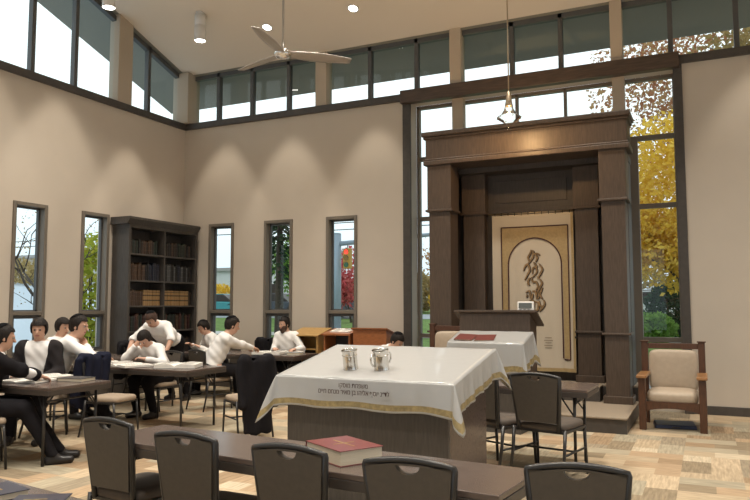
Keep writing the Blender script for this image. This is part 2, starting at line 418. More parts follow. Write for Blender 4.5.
# ------------------------------------------------------------------ platform and ark
plat = thing('ark_platform', 'two-step carpeted platform in front of the dark wood ark', 'platform')
PX0, PX1 = 5.12, 8.37
mb = MB(); mb.box(PX0, PX1, -2.06, .1, 0, .17)
mb.build('riser', M_trim, plat)
mb = MB(); mb.box(PX0-.01, PX1+.01, -2.09, -.3, .165, .19); mb.build('tread', M_step, plat, bevel=.008)
l2 = [(PX0+.05, .08), (PX0+.05, -.46), (5.93, -.46), (5.93, -.76), (7.90, -.76), (7.90, -.46), (PX1, -.46), (PX1, .08)]
mb = MB(); mb.prism(l2, 'z', .19, .37); mb.build('riser', M_trim, plat)
mb = MB(); mb.prism(l2, 'z', .37, .39); mb.build('tread', M_step, plat)

ark = thing('torah_ark', 'tall dark stained wood ark with square columns and heavy cornice', 'ark', (0, 0, 0))
def pier(x0, x1, y0, y1, zb, bk, name='column'):
    cx, w = (x0+x1)/2, (x1-x0)
    e = .02
    mb = MB()
    mb.box(x0+.015, x1-.015, y0+.015, y1, zb, 2.93)              # shaft
    mb.box(x0-.005, x1+.005, y0-.005, y1, 2.95, 3.66)              # upper block
    o = mb.build(name, M_ark, ark, bevel=.006)
    MB().box(x0-e, x1+e, y0-e, y1, zb, zb+.10).build('plinth', M_ark, o, bevel=.008)
    MB().box(x0-e, x1+e, y0-e, y1, 1.10, 1.13).build('ledge_molding', M_ark, o, bevel=.006)
    MB().box(x0-e-.01, x1+e+.01, y0-e-.01, y1, 2.92, 2.955).build('cap_molding', M_ark, o, bevel=.008)
pier(5.46, 5.83, -.87, -.50, .19, 0); pier(7.98, 8.32, -.87, -.50, .19, 0)
pier(5.80, 6.17, -.24, -.05, .39, 1); pier(7.52, 7.88, -.24, -.05, .39, 1)
mb = MB()
mb.box(5.44, 8.36, -.90, -.42, 3.66, 4.06)
mb.build('entablature', M_ark, ark, bevel=.008)
mb = MB(); mb.box(5.41, 8.39, -.93, -.42, 3.63, 3.70); mb.box(5.42, 8.38, -.92, -.42, 3.70, 3.73)
mb.build('architrave_molding', M_ark, ark, bevel=.012)
mb = MB(); mb.box(5.41, 8.39, -.93, -.42, 4.03, 4.07); mb.box(5.39, 8.41, -.96, -.40, 4.07, 4.14); mb.build('cornice', M_ark, ark, bevel=.014)
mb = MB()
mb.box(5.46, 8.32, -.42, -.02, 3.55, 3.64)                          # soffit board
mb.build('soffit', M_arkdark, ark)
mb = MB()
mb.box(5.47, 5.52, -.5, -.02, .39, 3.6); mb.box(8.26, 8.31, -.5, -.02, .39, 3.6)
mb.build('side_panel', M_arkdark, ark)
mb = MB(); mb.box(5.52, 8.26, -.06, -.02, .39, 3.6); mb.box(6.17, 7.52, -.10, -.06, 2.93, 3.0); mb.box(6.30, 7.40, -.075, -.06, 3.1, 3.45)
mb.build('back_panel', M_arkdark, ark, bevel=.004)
mb = MB(); mb.tube([(6.2, -.15, 2.915), (7.5, -.15, 2.915)], .014); mb.build('curtain_rod', M_brass, ark, smooth=True)
mb = MB(); mb.box(7.50, 7.53, -.26, -.21, 1.02, 1.05); mb.build('hook', M_black, ark)

# curtain
CX0, CX1, CZ0, CZ1 = 6.262, 7.50, .52, 2.895
def cw(x, z):   # gentle vertical folds
    u = (x-CX0)/(CX1-CX0); k = .25+.75*(1-min(1, max(0, (z-CZ0)/(CZ1-CZ0))))
    edge = min(1, abs(u-.5)*2.2)
    return -.165-.010*k*sin(u*34+z*.9)*(.35+.65*edge)-.008*k*sin(u*15-z*2.2)
cur = thing('ark_curtain', 'cream ark curtain with gold bands and flame-shaped lettering hanging inside the ark', 'curtain', (0, 0, 0))
M_curt = mat('cream_satin', (.56, .49, .39), .6, spec=.3)
M_band = mat('gold_satin', (.40, .29, .14), .55, var=.1, scale=30)
M_cord = mat('maroon_cord', (.060, .018, .014), .6)
mb = MB(); mb.grid(lambda u, v: (CX0+(CX1-CX0)*u, cw(CX0+(CX1-CX0)*u, CZ0+(CZ1-CZ0)*v), CZ0+(CZ1-CZ0)*v), 90, 60)
mb.build('curtain_cloth', M_curt, cur, smooth=True, solid=.006)
def strip(name, pts, wd, m, dy, parent=cur, closed=False):
    mb = MB(); n = len(pts); V = []
    for i, p in enumerate(pts):
        a = pts[(i-1) % n] if (closed or i > 0) else p; b = pts[(i+1) % n] if (closed or i < n-1) else p
        dx, dz = b[0]-a[0], b[1]-a[1]; L = math.hypot(dx, dz) or 1; nx, nz = -dz/L, dx/L
        ww = wd[i] if isinstance(wd, list) else wd
        for s in (-.5, .5):
            X, Zz = p[0]+nx*ww*s, p[1]+nz*ww*s; V.append((X, cw(X, Zz)-dy, Zz))
    F = [(2*i, 2*i+1, 2*((i+1) % n)+1, 2*((i+1) % n)) for i in range(n if closed else n-1)]
    mb.add(V, F); return mb.build(name, m, parent, solid=.003)
def seg(a, b, n=30): return [(a[0]+(b[0]-a[0])*i/n, a[1]+(b[1]-a[1])*i/n) for i in range(n+1)]
BX0, BX1, BZ = 6.455, 7.375, 2.655
strip('gold_band', seg((BX0, .72), (BX0, BZ)), .085, M_band, .006)
strip('gold_band', seg((BX1-.0, .72), (BX1-.0, BZ)), .085, M_band, .006)
mb = MB()
xs = [BX0-.04+(BX1-BX0+.08)*i/40 for i in range(41)]
AXc, AR = 6.915, .402
def az(x): return 2.12+sqrt(max(0, AR**2-(x-AXc)**2)) if abs(x-AXc) < AR else 2.12
V = []; F = []
for x in xs:
    for z in (az(x), BZ+.04): V.append((x, cw(x, z)-.006, z))
F = [(2*i, 2*i+2, 2*i+3, 2*i+1) for i in range(40)]
mb.add(V, F); mb.build('gold_spandrel', M_band, cur, solid=.003)
strip('cord_border', seg((BX0-.045, .70), (BX0-.045, BZ+.045))+seg((BX0-.045, BZ+.045), (BX1+.045, BZ+.045))+seg((BX1+.045, BZ+.045), (BX1+.045, .70)), .018, M_cord, .011)
strip('cord_border', seg((BX1-.045, .70), (BX1+.045, .70), 6), .018, M_cord, .011)
strip('cord_border', seg((BX0-.045, .70), (BX0+.045, .70), 6), .018, M_cord, .011)
arc = [(AXc-AR*cos(pi*i/24), 2.12+AR*sin(pi*i/24)) for i in range(25)]
strip('arch_cord', seg((AXc-AR, .72), (AXc-AR, 2.12))+arc+seg((AXc+AR, 2.12), (AXc+AR, .72)), .020, M_cord, .012)
strip('hem', seg((CX0+.01, CZ0+.03), (CX1-.01, CZ0+.03), 60), .05, M_band, .005)
strip('side_trim', seg((CX1-.02, CZ0), (CX1-.02, CZ1), 40), .035, M_band, .005)
for i in range(12):
    x = CX0+.05+(CX1-CX0-.1)*i/11; z = 2.915
    mb = MB(); mb.tube([(x, -.15+.024*cos(2*pi*k/12), z-.008+.028*sin(2*pi*k/12)) for k in range(12)], .006, 6, closed=True); mb.build('ring', M_black, cur)

def text_mesh(name, s, size, m, parent=None, depth=.002, fn=None, align='CENTER'):
    cu = bpy.data.curves.new(name+'_src', 'FONT'); cu.body = s[::-1]; cu.size = size; cu.extrude = depth; cu.align_x = align; cu.resolution_u = 3
    o = bpy.data.objects.new(name+'_src', cu); COL.objects.link(o)
    bpy.context.view_layer.update()
    dg = bpy.context.evaluated_depsgraph_get()
    me = bpy.data.meshes.new_from_object(o.evaluated_get(dg))
    bpy.data.objects.remove(o); bpy.data.curves.remove(cu)
    me.materials.clear(); me.materials.append(m); me.name = name
    if fn:
        for v in me.vertices: v.co = fn(v.co)
    r = bpy.data.objects.new(name, me); COL.objects.link(r)
    if parent: r.parent = parent
    return r
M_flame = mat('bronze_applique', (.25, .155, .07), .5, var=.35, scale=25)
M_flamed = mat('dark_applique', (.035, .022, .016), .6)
def smooth_path(P, n=8):
    P = [np.array(p_, float) for p_ in P]; out = []
    for i in range(len(P)-1):
        p0 = P[max(i-1, 0)]; p1 = P[i]; p2 = P[i+1]; p3 = P[min(i+2, len(P)-1)]
        for k in range(n):
            t = k/n; out.append(tuple(.5*(2*p1+(p2-p0)*t+(2*p0-5*p1+4*p2-p3)*t*t+(3*p1-p0-3*p2+p3)*t**3)))
    return out+[tuple(P[-1])]
# five rows of flame-like lettering, strokes in embroidery units (x right, y down)
FL = [((105, 152), (90, 122), (104, 97), (112, 68)), ((84, 168), (106, 142), (124, 112), (120, 70)), ((126, 72), (134, 98), (150, 94), (168, 106)), ((140, 98), (151, 122), (141, 150)),
      ((60, 208), (68, 182), (88, 164), (100, 200), (86, 232), (66, 268)), ((118, 250), (146, 218), (140, 186), (121, 192), (117, 226)), ((126, 150), (140, 170), (150, 184)), ((160, 160), (182, 196), (170, 226), (152, 256)),
      ((96, 304), (87, 282), (100, 252)), ((110, 248), (120, 282), (140, 280), (152, 310), (138, 334)), ((148, 246), (178, 286), (162, 322), (150, 350)),
      ((72, 352), (96, 340), (101, 374), (107, 398)), ((80, 362), (77, 384)), ((113, 342), (136, 346), (142, 394)), ((117, 358), (111, 394)), ((146, 346), (162, 366), (180, 394)), ((182, 318), (166, 356), (150, 394)),
      ((94, 402), (121, 406), (119, 450), (102, 472), (91, 432)), ((130, 410), (152, 420), (147, 466), (124, 462)), ((158, 404), (166, 440), (196, 436)), ((186, 398), (192, 430), (160, 474))]
for stq in FL:
    pts = smooth_path([(6.6086+.0023*x, 2.503-.0023*y) for x, y in stq]); n = len(pts)
    wd = [.005+.022*sin(pi*(.10+.78*i/(n-1)))**1.1 for i in range(n)]
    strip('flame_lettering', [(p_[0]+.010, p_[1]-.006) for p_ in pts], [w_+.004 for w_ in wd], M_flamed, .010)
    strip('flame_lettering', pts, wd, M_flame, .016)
for i, (w, z) in enumerate(((.10, 1.02), (.13, .98), (.09, .945), (.12, .905), (.10, .87))):
    strip('dedication_line', seg((7.10-w/2, z), (7.10+w/2, z), 8), .012, mat('pale_thread', (.30, .25, .19), .7), .006)

# ------------------------------------------------------------------ furniture models
def arch_panel(w0, w1, z0, z1, rise, t, hole=None, inset=0.):
    # flat upholstered panel with an arched top and an optional half-moon hand hole, standing in x-z, thickness along y
    mb = MB(); n = 56; rows = []
    for i in range(n+1):
        u = -1+2*i/n
        ztop = z1-rise*u*u-inset
        hz = ztop
        xb = (w0/2-inset)*u; xt = (w1/2-inset)*u
        lo = hi = z1-.085
        if hole:
            hw, hd, hzt = hole
            q = xt/hw
            if abs(q) < 1: hi = hzt; lo = hzt-hd*sqrt(1-q*q)
            else: lo = hi = hzt
        rows.append((xb, xt, lo, hi, ztop))
    def X(r, z): 
        k = (z-z0)/(z1-z0); return r[0]+(r[1]-r[0])*k
    V = []
    for r in rows:
        for y in (-t/2, t/2):
            for z in (z0, r[2], r[3], r[4]): V.append((X(r, z), y, z))
    F = []
    for i in range(n):
        a, b = i*8, (i+1)*8
        F += [(a, b, b+1, a+1), (a+2, b+2, b+3, a+3)]
        F += [(a+4, a+5, b+5, b+4), (a+6, a+7, b+7, b+6)]
        F += [(a+3, b+3, b+7, a+7), (a, a+4, b+4, b)]
        F += [(a+1, b+1, b+5, a+5), (a+2, a+6, b+6, b+2)]
    F += [(0, 1, 5, 4), (2, 3, 7, 6), (n*8, n*8+4, n*8+5, n*8+1), (n*8+2, n*8+6, n*8+7, n*8+3)]
    mb.add(V, F); return mb
def lean(o, y0, z0, k):
    for v in o.data.vertices: v.co.y += y0-(v.co.z-z0)*k
def make_chair():
    t = thing('banquet_chair', '', 'chair')
    Y0, Z0, K = -.205, .45, .13
    p = arch_panel(.335, .414, .47, .865, .024, .04, hole=(.054, .036, .840), inset=.016).build('backrest', M_fabric, t, bevel=.006); lean(p, Y0, Z0, K)
    mb = MB(); pts = [(-.205, 0, .46)]+[(-.215-.03*((i/6))*1., 0, .47+.40*i/6) for i in range(7)]
    top = [(-.195+.39*i/16, 0, .860-.024*(-1+2*i/16)**2) for i in range(17)]
    pts = [(-.160, 0, .40), (-.164, 0, .47), (-.182, 0, .68), (-.194, 0, .83)]+top+[(.194, 0, .83), (.182, 0, .68), (.164, 0, .47), (.160, 0, .40)]
    mb.tube(pts, .0165, 8); o = mb.build('back_frame', M_black, t, smooth=True); lean(o, Y0, Z0, K)
    mb = MB()
    n = 20; P = []
    for i in range(n):
        a = 2*pi*i/n; c, s = cos(a), sin(a)
        P.append((.205*math.copysign(abs(c)**.35, c)*(1+.03*s), .215*math.copysign(abs(s)**.35, s)))
    V = []; F = []
    for z, k in ((.405, .97), (.42, 1.0), (.445, 1.0), (.462, .93), (.47, .7)): V += [(p[0]*k, p[1]*k+.01, z) for p in P]
    for j in range(4):
        for i in range(n): F.append((j*n+i, j*n+(i+1) % n, (j+1)*n+(i+1) % n, (j+1)*n+i))
    F += [tuple(range(n))[::-1], tuple(4*n+i for i in range(n))]
    mb.add(V, F); mb.build('seat', M_seat, t, smooth=True)
    mb = MB(); mb.box(-.21, .21, -.2, .21, .385, .408); mb.build('seat_frame', M_black, t, bevel=.005)
    for sx in (-1, 1):
        MB().tube([(sx*.20, .195, .40), (sx*.20, .215, .2), (sx*.205, .225, 0)], [.014, .013, .012]).build('leg', M_black, t, smooth=True)
        MB().tube([(sx*.205, -.195, .42), (sx*.205, -.215, .25), (sx*.21, -.275, 0)], [.015, .013, .012]).build('leg', M_black, t, smooth=True)
        MB().tube([(sx*.20, .21, .22), (sx*.205, -.222, .22)], .009, 6).build('side_stretcher', M_black, t, smooth=True)
    MB().tube([(-.2, 0, .22), (.2, 0, .22)], .009, 6).build('cross_stretcher', M_black, t, smooth=True)
    return t
chair0 = make_chair(); used = [False]
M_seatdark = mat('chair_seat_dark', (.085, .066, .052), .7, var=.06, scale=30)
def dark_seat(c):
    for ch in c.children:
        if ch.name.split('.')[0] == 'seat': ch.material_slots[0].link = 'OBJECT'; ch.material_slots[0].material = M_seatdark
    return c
def chair(x, y, rz, label, group=None):
    # x,y: middle of the seat; rz: rotation of the sitter's facing direction from +y
    if not used[0]:
        used[0] = True; c = chair0; c.location = (x, y, 0); c.rotation_euler = (0, 0, rz)
    else: c = dup(chair0, (x, y, 0), rz)
    for ch in c.children:
        if ch.name.split('.')[0] == 'seat': ch.material_slots[0].link = 'DATA'
    c['label'] = label
    c['group'] = group or 'banquet chairs'
    return c
def chair_back(x, y, deg, label, group=None, k=1.):   # placed by the middle of its top rail
    a = radians(deg); d = .262
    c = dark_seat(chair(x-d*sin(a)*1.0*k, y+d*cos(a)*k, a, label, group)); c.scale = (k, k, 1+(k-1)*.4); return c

def make_table(L, D, H=.74, apron=.05):
    # table local origin at the floor under the middle of the top
    t = thing('folding_table', '', 'table')
    MB().box(-L/2, L/2, -D/2, D/2, H-.028, H).build('tabletop', M_lam, t, bevel=.004)
    mb = MB(); e = .001
    mb.box(-L/2-e, L/2+e, -D/2-e, -D/2+.018, H-.075, H-.029); mb.box(-L/2-e, L/2+e, D/2-.018, D/2+e, H-.075, H-.029)
    mb.box(-L/2-e, -L/2+.018, -D/2+.018, D/2-.018, H-.075, H-.029); mb.box(L/2-.018, L/2+e, -D/2+.018, D/2-.018, H-.075, H-.029)
    mb.build('apron', M_lamedge, t, bevel=.003)
    for sx in (-1, 1):
        x = sx*(L/2-.13)
        for sy in (-1, 1):
            y = sy*(D/2-.07)
            MB().tube([(x, y, H-.03), (x, y, .0)], .0145, 8).build('leg', M_black, t, smooth=True)
            MB().tube([(x, y-sy*.0, H-.26), (x-sx*.16, y-sy*.04, H-.04)], .008, 6).build('brace', M_black, t, smooth=True)
        MB().tube([(x, -D/2+.07, H-.14), (x, D/2-.07, H-.14)], .010, 6).build('cross_bar', M_black, t, smooth=True)
        MB().tube([(x, -D/2+.07, H-.22), (x, -D/2+.20, H-.05)], .008, 6).build('brace', M_black, t, smooth=True)
        MB().tube([(x, D/2-.07, H-.22), (x, D/2-.20, H-.05)], .008, 6).build('brace', M_black, t, smooth=True)
    return t
def place(t, x, y, deg, label, group=None):
    t.location = (x, y, 0); t.rotation_euler = (0, 0, radians(deg)); t['label'] = label
    if group: t['group'] = group
    return t

# foreground row: long table, five chairs
place(make_table(2.48, .52), 7.285, -7.643, -5.8, 'long walnut folding table carrying the red book behind foreground chairs', 'folding study tables')
G = 'foreground chairs seen from behind'
chair_back(6.18, -7.84, -5, 'leftmost foreground banquet chair at the left end of the long walnut table', G)
chair_back(6.88, -8.01, -3, 'second foreground banquet chair from the left, its back tilted beside a table gap', G)
chair_back(7.52, -8.06, -2, 'middle foreground banquet chair whose back covers the left of the red book', G)
chair_back(8.13, -8.10, 4, 'fourth foreground banquet chair, just right of the red book', G)
chair_back(8.78, -7.91, 10, 'rightmost foreground banquet chair beyond the end of the long walnut table', G)
place(make_table(2.4, .6), 6.50, -8.985, -9, 'nearest table corner at bottom left carrying two navy books', 'folding study tables')
# right-hand table and its chairs
place(make_table(1.83, .62), 7.36, -3.91, -1.5, 'small walnut folding table with thin black legs before the ark steps', 'folding study tables')
chair_back(7.90, -4.72, -12, 'dark banquet chair with its back to the viewer at the table before the ark steps', None, 1.15)
chair_back(7.36, -4.62, -24, 'dark banquet chair partly hidden behind the right corner of the large white cloth', None, 1.12)
# study tables on the left
place(make_table(2.44, .76), 2.48, -5.77, 0, 'study table at far left where two suited men sit', 'folding study tables')
place(make_table(2.44, .76), 2.48, -3.85, 0, 'study table in the middle of the group, covered with open volumes', 'folding study tables')
place(make_table(1.9, .70), 1.10, -2.70, 0, 'study table near the bookcase under the standing bent man', 'folding study tables')
place(make_table(2.3, .76), 2.42, -1.28, 0, 'study table by the back windows between two white-shirted men', 'folding study tables')

# ------------------------------------------------------------------ bimah (sloped reading table) with its cloth
BA = radians(-2.0)
BXc, BYc, BH0, BH1, BW, BL = 6.145, -6.03, .945, 1.135, 1.49, .945
bim = thing('reading_table', 'dark wood sloped reading table under the large white cloth', 'reading table', (BXc, BYc, 0), BA)
def bz(y): return BH0+(BH1-BH0)*y/BL
mb = MB(); mb.hexa([(.06, .05, 0), (BW-.06, .05, 0), (BW-.06, .09, 0), (.06, .09, 0), (.06, .05, bz(.05)-.03), (BW-.06, .05, bz(.05)-.03), (BW-.06, .09, bz(.09)-.03), (.06, .09, bz(.09)-.03)]); mb.build('front_panel', M_case, bim)
for x0 in (.06, BW-.10):
    mb = MB(); mb.hexa([(x0, .09, 0), (x0+.04, .09, 0), (x0+.04, BL-.05, 0), (x0, BL-.05, 0), (x0, .09, bz(.09)-.03), (x0+.04, .09, bz(.09)-.03), (x0+.04, BL-.05, bz(BL-.05)-.03), (x0, BL-.05, bz(BL-.05)-.03)]); mb.build('side_panel', M_lam if x0 > .5 else M_case, bim)
mb = MB(); mb.hexa([(.03, .03, bz(.03)-.03), (BW-.03, .03, bz(.03)-.03), (BW-.03, BL-.03, bz(BL-.03)-.03), (.03, BL-.03, bz(BL-.03)-.03), (.03, .03, bz(.03)-.006), (BW-.03, .03, bz(.03)-.006), (BW-.03, BL-.03, bz(BL-.03)-.006), (.03, BL-.03, bz(BL-.03)-.006)]); mb.build('sloped_top', M_case, bim)

def draped_cloth(name, W, L, zf, drop, cdrop, cout, parent_loc, rz, label, seed, left=1.):
    r = random.Random(seed)
    o = thing(name, label, 'tablecloth', parent_loc, rz)
    mb = MB()
    mb.grid(lambda u, v: (W*u, L*v, zf(L*v)+.0015*sin(u*23+v*9)), 40, 30, 0)
    # skirt around the edge: list of (point, outward dir, spread, length)
    prof = []
    def side(p0, p1, nrm, n):
        for i in range(n+1):
            t = i/n; x = p0[0]+(p1[0]-p0[0])*t; y = p0[1]+(p1[1]-p0[1])*t
            e = min(t, 1-t)
            k = max(0, 1-e/.16)
            rip = .010*sin(t*31+seed)+.007*sin(t*57+seed*2)
            rip *= min(1, e*6)*.7
            if nrm[1] < -.5: rip *= .35
            # near the corners the skirt swings out towards the corner point
            prof.append(((x, y), nrm, .02+rip+.02*k, drop*(1+.03*sin(t*17+seed))+(cdrop-drop)*.12*k*k))
    def corner(p, n1, n2, cdrop=cdrop, cout=cout):
        for i in range(1, 10):
            a = i/10; d = (n1[0]*(1-a)+n2[0]*a, n1[1]*(1-a)+n2[1]*a); l = math.hypot(*d)
            w = 1-abs(2*a-1)**1.15
            prof.append((p, (d[0]/l, d[1]/l), .03+cout*w, drop+(cdrop-drop)*w))
    side((0, 0), (W, 0), (0, -1), 60); corner((W, 0), (0, -1), (1, 0)); side((W, 0), (W, L), (1, 0), 70); corner((W, L), (1, 0), (0, 1))
    side((W, L), (0, L), (0, 1), 60); corner((0, L), (0, 1), (-1, 0)); side((0, L), (0, 0), (-1, 0), 70); corner((0, 0), (-1, 0), (0, -1), drop+(cdrop-drop)*left, cout*left)
    n = len(prof); R = 16; base = len(mb.v)
    for j in range(R+1):
        t = j/R
        for (p, d, sp, ln) in prof:
            q = sp*(t**.9) if j else 0
            mb.v.append((p[0]+d[0]*q, p[1]+d[1]*q, zf(min(max(p[1], 0), L))-ln*t))
    for j in range(R):
        for i in range(n):
            a, b = base+j*n+i, base+j*n+(i+1) % n
            mb.f.append((a, b, b+n, a+n)); mb.m.append(1 if .74 < (j+.5)/R < .95 else (2 if (j+.5)/R >= .95 else 0))
    mb.build('cloth', [M_cloth, M_gold, M_cloth], o, smooth=True, solid=.003)
    return o
clo = draped_cloth('table_cover', BW+.02, BL+.02, lambda y: bz(y)+.004, 0.225, .345, .115, (BXc-.01, BYc-.01, 0), BA, 'large white cloth with gold border and brown lettering draped over sloped reading table', 3, 1.18)
for s, dz, sz in (('\u05de\u05e9\u05e4\u05d7\u05ea \u05de\u05d5\u05e1\u05e7\u05d5', 0.062, .050), ('\u05dc\u05d3\u05f4\u05e0 \u05d9\u05d5\u05e1\u05e3 \u05d0\u05dc\u05d9\u05d4\u05d5 \u05d1\u05df \u05de\u05d0\u05d9\u05e8 \u05de\u05e0\u05d7\u05dd \u05d7\u05d9\u05d9\u05dd', .112, .050)):
    def fn(co, dz=dz):
        z = BH0+.004-dz+co.y
        return Vector((.715+co.x*.84, -.0115-.018*((BH0-z)/.235)-.012-co.z, z))
    text_mesh('embroidered_lettering', s, sz, M_thread, clo, .001, fn)

# second white-covered table by the lectern
W2 = thing('covered_stand', 'small sloped stand under white cloth with closed books before the dark lectern', 'stand', (6.35, -2.54, 0), radians(-5))
def z2(y): return 1.055+.32*y
mb = MB(); mb.hexa([(.06, .03, 0), (.90, .03, 0), (.90, .35, 0), (.06, .35, 0), (.06, .03, z2(.03)-.01), (.90, .03, z2(.03)-.01), (.90, .35, z2(.35)-.01), (.06, .35, z2(.35)-.01)]); mb.build('body', M_case, W2)
MB().hexa([(.02, .01, z2(.01)-.03), (.94, .01, z2(.01)-.03), (.94, .37, z2(.37)-.03), (.02, .37, z2(.37)-.03), (.02, .01, z2(.01)-.008), (.94, .01, z2(.01)-.008), (.94, .37, z2(.37)-.008), (.02, .37, z2(.37)-.008)]).build('sloped_top', M_case, W2)
draped_cloth('table_cover', .96, .38, lambda y: z2(y)+.003, .36, .42, .07, (6.35, -2.54, 0), radians(-5), 'smaller white cloth with gold hem on stand before the dark lectern', 8)

# lectern behind it, standing on the platform edge
lec = thing('lectern', 'dark wood lectern with slanted top on the platform before the ark', 'lectern', (6.32, -2.05, .19))
MB().box(.02, .94, 0, .03, 0, 1.21).build('front_panel', M_ark, lec, bevel=.004)
for x0 in (.02, .91): MB().hexa([(x0, .03, 0), (x0+.03, .03, 0), (x0+.03, .36, 0), (x0, .36, 0), (x0, .03, 1.21), (x0+.03, .03, 1.21), (x0+.03, .36, 1.06), (x0, .36, 1.06)]).build('side_panel', M_ark, lec)
MB().box(.05, .91, .03, .35, .55, .575).build('shelf', M_ark, lec)
MB().hexa([(-.05, -.03, 1.225), (1.03, -.03, 1.225), (1.03, .40, 1.04), (-.05, .40, 1.04), (-.05, -.03, 1.255), (1.03, -.03, 1.255), (1.03, .40, 1.07), (-.05, .40, 1.07)]).build('slanted_top', M_ark, lec, bevel=.005)
dev = thing('desk_clock', 'small white electronic clock on top of the dark lectern', 'clock', (7.10, -2.05, 1.437), 0)
MB().prism([(0, 0), (.075, 0), (.055, .105), (.018, .115)], 'x', 0, .205).build('case', M_white, dev, bevel=.010)
MB().hexa([(.02, -.004, .03), (.185, -.004, .03), (.185, .0, .03), (.02, .0, .03), (.02, .012, .095), (.185, .012, .095), (.185, .016, .095), (.02, .016, .095)]).build('display', M_screen, dev)
for i in range(3): MB().box(.03+i*.05, .06+i*.05, -.004, .004, .008, .02).build('button', M_grey, dev)

# ------------------------------------------------------------------ mission armchairs
def make_armchair():
    t = thing('wooden_armchair', '', 'armchair')
    hw = .335
    for sx in (-1, 1):
        MB().box(sx*hw-.04, sx*hw+.04, -.33, -.25, 0, .62).build('front_leg', M_mission, t, bevel=.006)
        MB().box(sx*hw-.04, sx*hw+.04, .27, .34, 0, 1.03).build('rear_post', M_mission, t, bevel=.006)
        MB().box(sx*hw-.06, sx*hw+.06, -.37, .27, .62, .655).build('armrest', M_missiontop, t, bevel=.008)
        MB().box(sx*hw-.018, sx*hw+.018, -.25, .27, .24, .34).build('side_rail', M_mission, t, bevel=.004)
        MB().box(sx*hw-.052, sx*hw+.052, .26, .35, 1.03, 1.046).build('post_cap', M_mission, t, bevel=.004)
    n = 12
    poly = [(-hw+.04, .34), (-hw+.04, .22)]+[(-hw+.04+(2*hw-.08)*i/n, .22+.045*sin(pi*i/n)**.6) for i in range(1, n)]+[(hw-.04, .22), (hw-.04, .34)]
    MB().prism(poly, 'y', -.31, -.28).build('front_apron', M_mission, t)
    MB().box(-hw+.04, hw-.04, .28, .33, .945, 1.015).build('crest_rail', M_mission, t, bevel=.006)
    MB().box(-hw+.04, hw-.04, .28, .33, .34, .40).build('lower_rail', M_mission, t, bevel=.006)
    def cush(u, v):
        a = 2*pi*u; c, s = cos(a), sin(a)
        return (c, s, v)
    mb = MB(); P = []; n = 40
    for i in range(n):
        a = 2*pi*i/n; c, s = cos(a), sin(a); P.append((math.copysign(abs(c)**.3, c), math.copysign(abs(s)**.3, s)))
    V = []; F = []
    for k, z in ((.97, .335), (1, .35), (1, .41), (.98, .435), (.9, .455), (.7, .472), (.35, .48)): V += [((hw-.045)*p[0]*k, .275*p[1]*k-.02, z) for p in P]
    for j in range(6):
        for i in range(n): F.append((j*n+i, j*n+(i+1) % n, (j+1)*n+(i+1) % n, (j+1)*n+i))
    F += [tuple(range(n))[::-1], tuple(6*n+i for i in range(n))]
    mb.add(V, F); mb.build('seat_cushion', M_beige, t, smooth=True)
    mb = MB(); V = []; F = []
    for k, y in ((.97, .30), (1, .29), (1, .265), (.97, .25), (.88, .238), (.6, .23), (.3, .228)): V += [((hw-.045)*p[0]*k, y-.0, .675+.262*p[1]*k) for p in P]
    for j in range(6):
        for i in range(n): F.append((j*n+i, (j+1)*n+i, (j+1)*n+(i+1) % n, j*n+(i+1) % n))
    F += [tuple(range(n)), tuple(6*n+i for i in range(n))[::-1]]
    mb.add(V, F); mb.build('back_cushion', M_beige, t, smooth=True)
    return t
arm = make_armchair(); arm.location = (8.845, -1.31, 0); arm['label'] = 'wooden armchair with beige leather cushions standing on the floor right of the ark'; arm['group'] = 'matching wooden armchairs'
a2 = dup(arm, (5.90, -1.28, .19), 0, 'wooden armchair with beige back on the platform behind the small white-covered stand')
bx = thing('flat_blue_case', 'flat dark blue padded case on the floor under right armchair', 'case', (8.85, -1.28, 0), radians(8))
mb = MB(); mb.hexa([(-.24, -.16, 0), (.24, -.16, 0), (.24, .16, 0), (-.24, .16, 0), (-.23, -.15, .045), (.23, -.15, .045), (.23, .15, .06), (-.23, .15, .06)]); mb.build('case_body', M_blue, bx, bevel=.012)
MB().box(-.05, .05, -.168, -.156, .015, .03).build('handle', M_black, bx, bevel=.004)

# ------------------------------------------------------------------ bookcase and its books
bc = thing('bookcase', 'tall dark wood bookcase against left wall in the room corner', 'bookcase', (0, 0, 0))
BY0, BY1, BD, BT = -1.84, -.06, .40, 2.85
MB().box(0.02, BD, BY0, BY0+.05, 0, BT).build('side_panel', M_case, bc, bevel=.004)
MB().box(0.02, BD, BY1-.05, BY1, 0, BT).build('side_panel', M_case, bc, bevel=.004)
MB().box(0.02, .035, BY0+.05, BY1-.05, 0, BT).build('back_panel', M_case, bc)
MB().box(0.035, BD-.005, -.965, -.935, .14, BT).build('divider', M_case, bc, bevel=.003)
SH = [.14, .62, 1.07, 1.51, 1.95, 2.41]
for z in SH:
    MB().box(0.035, BD-.008, BY0+.05, -.965, z-.03, z).build('shelf', M_case, bc, bevel=.003); MB().box(0.035, BD-.008, -.935, BY1-.05, z-.03, z).build('shelf', M_case, bc, bevel=.003)
MB().box(0.02, BD+.005, BY0, BY1, BT, BT+.05).build('top_board', M_case, bc)
mb = MB(); mb.prism([(0.02, BT+.05), (BD+.005, BT+.05), (BD+.07, BT+.14), (BD+.07, BT+.18), (0.02, BT+.18)], 'y', BY0-.06, BY1); mb.build('crown_molding', M_case, bc, bevel=.006)
MB().box(.03, BD-.02, BY0+.05, BY1-.05, 0, .11).build('plinth', M_case, bc)
BCOL = {'dark brown': (.032, .021, .015), 'black': (.014, .013, .013), 'maroon': (.045, .015, .013), 'dark green': (.016, .024, .018), 'navy': (.014, .016, .028), 'brown': (.065, .036, .021), 'tan banded': (.36, .22, .095), 'grey': (.10, .10, .10)}
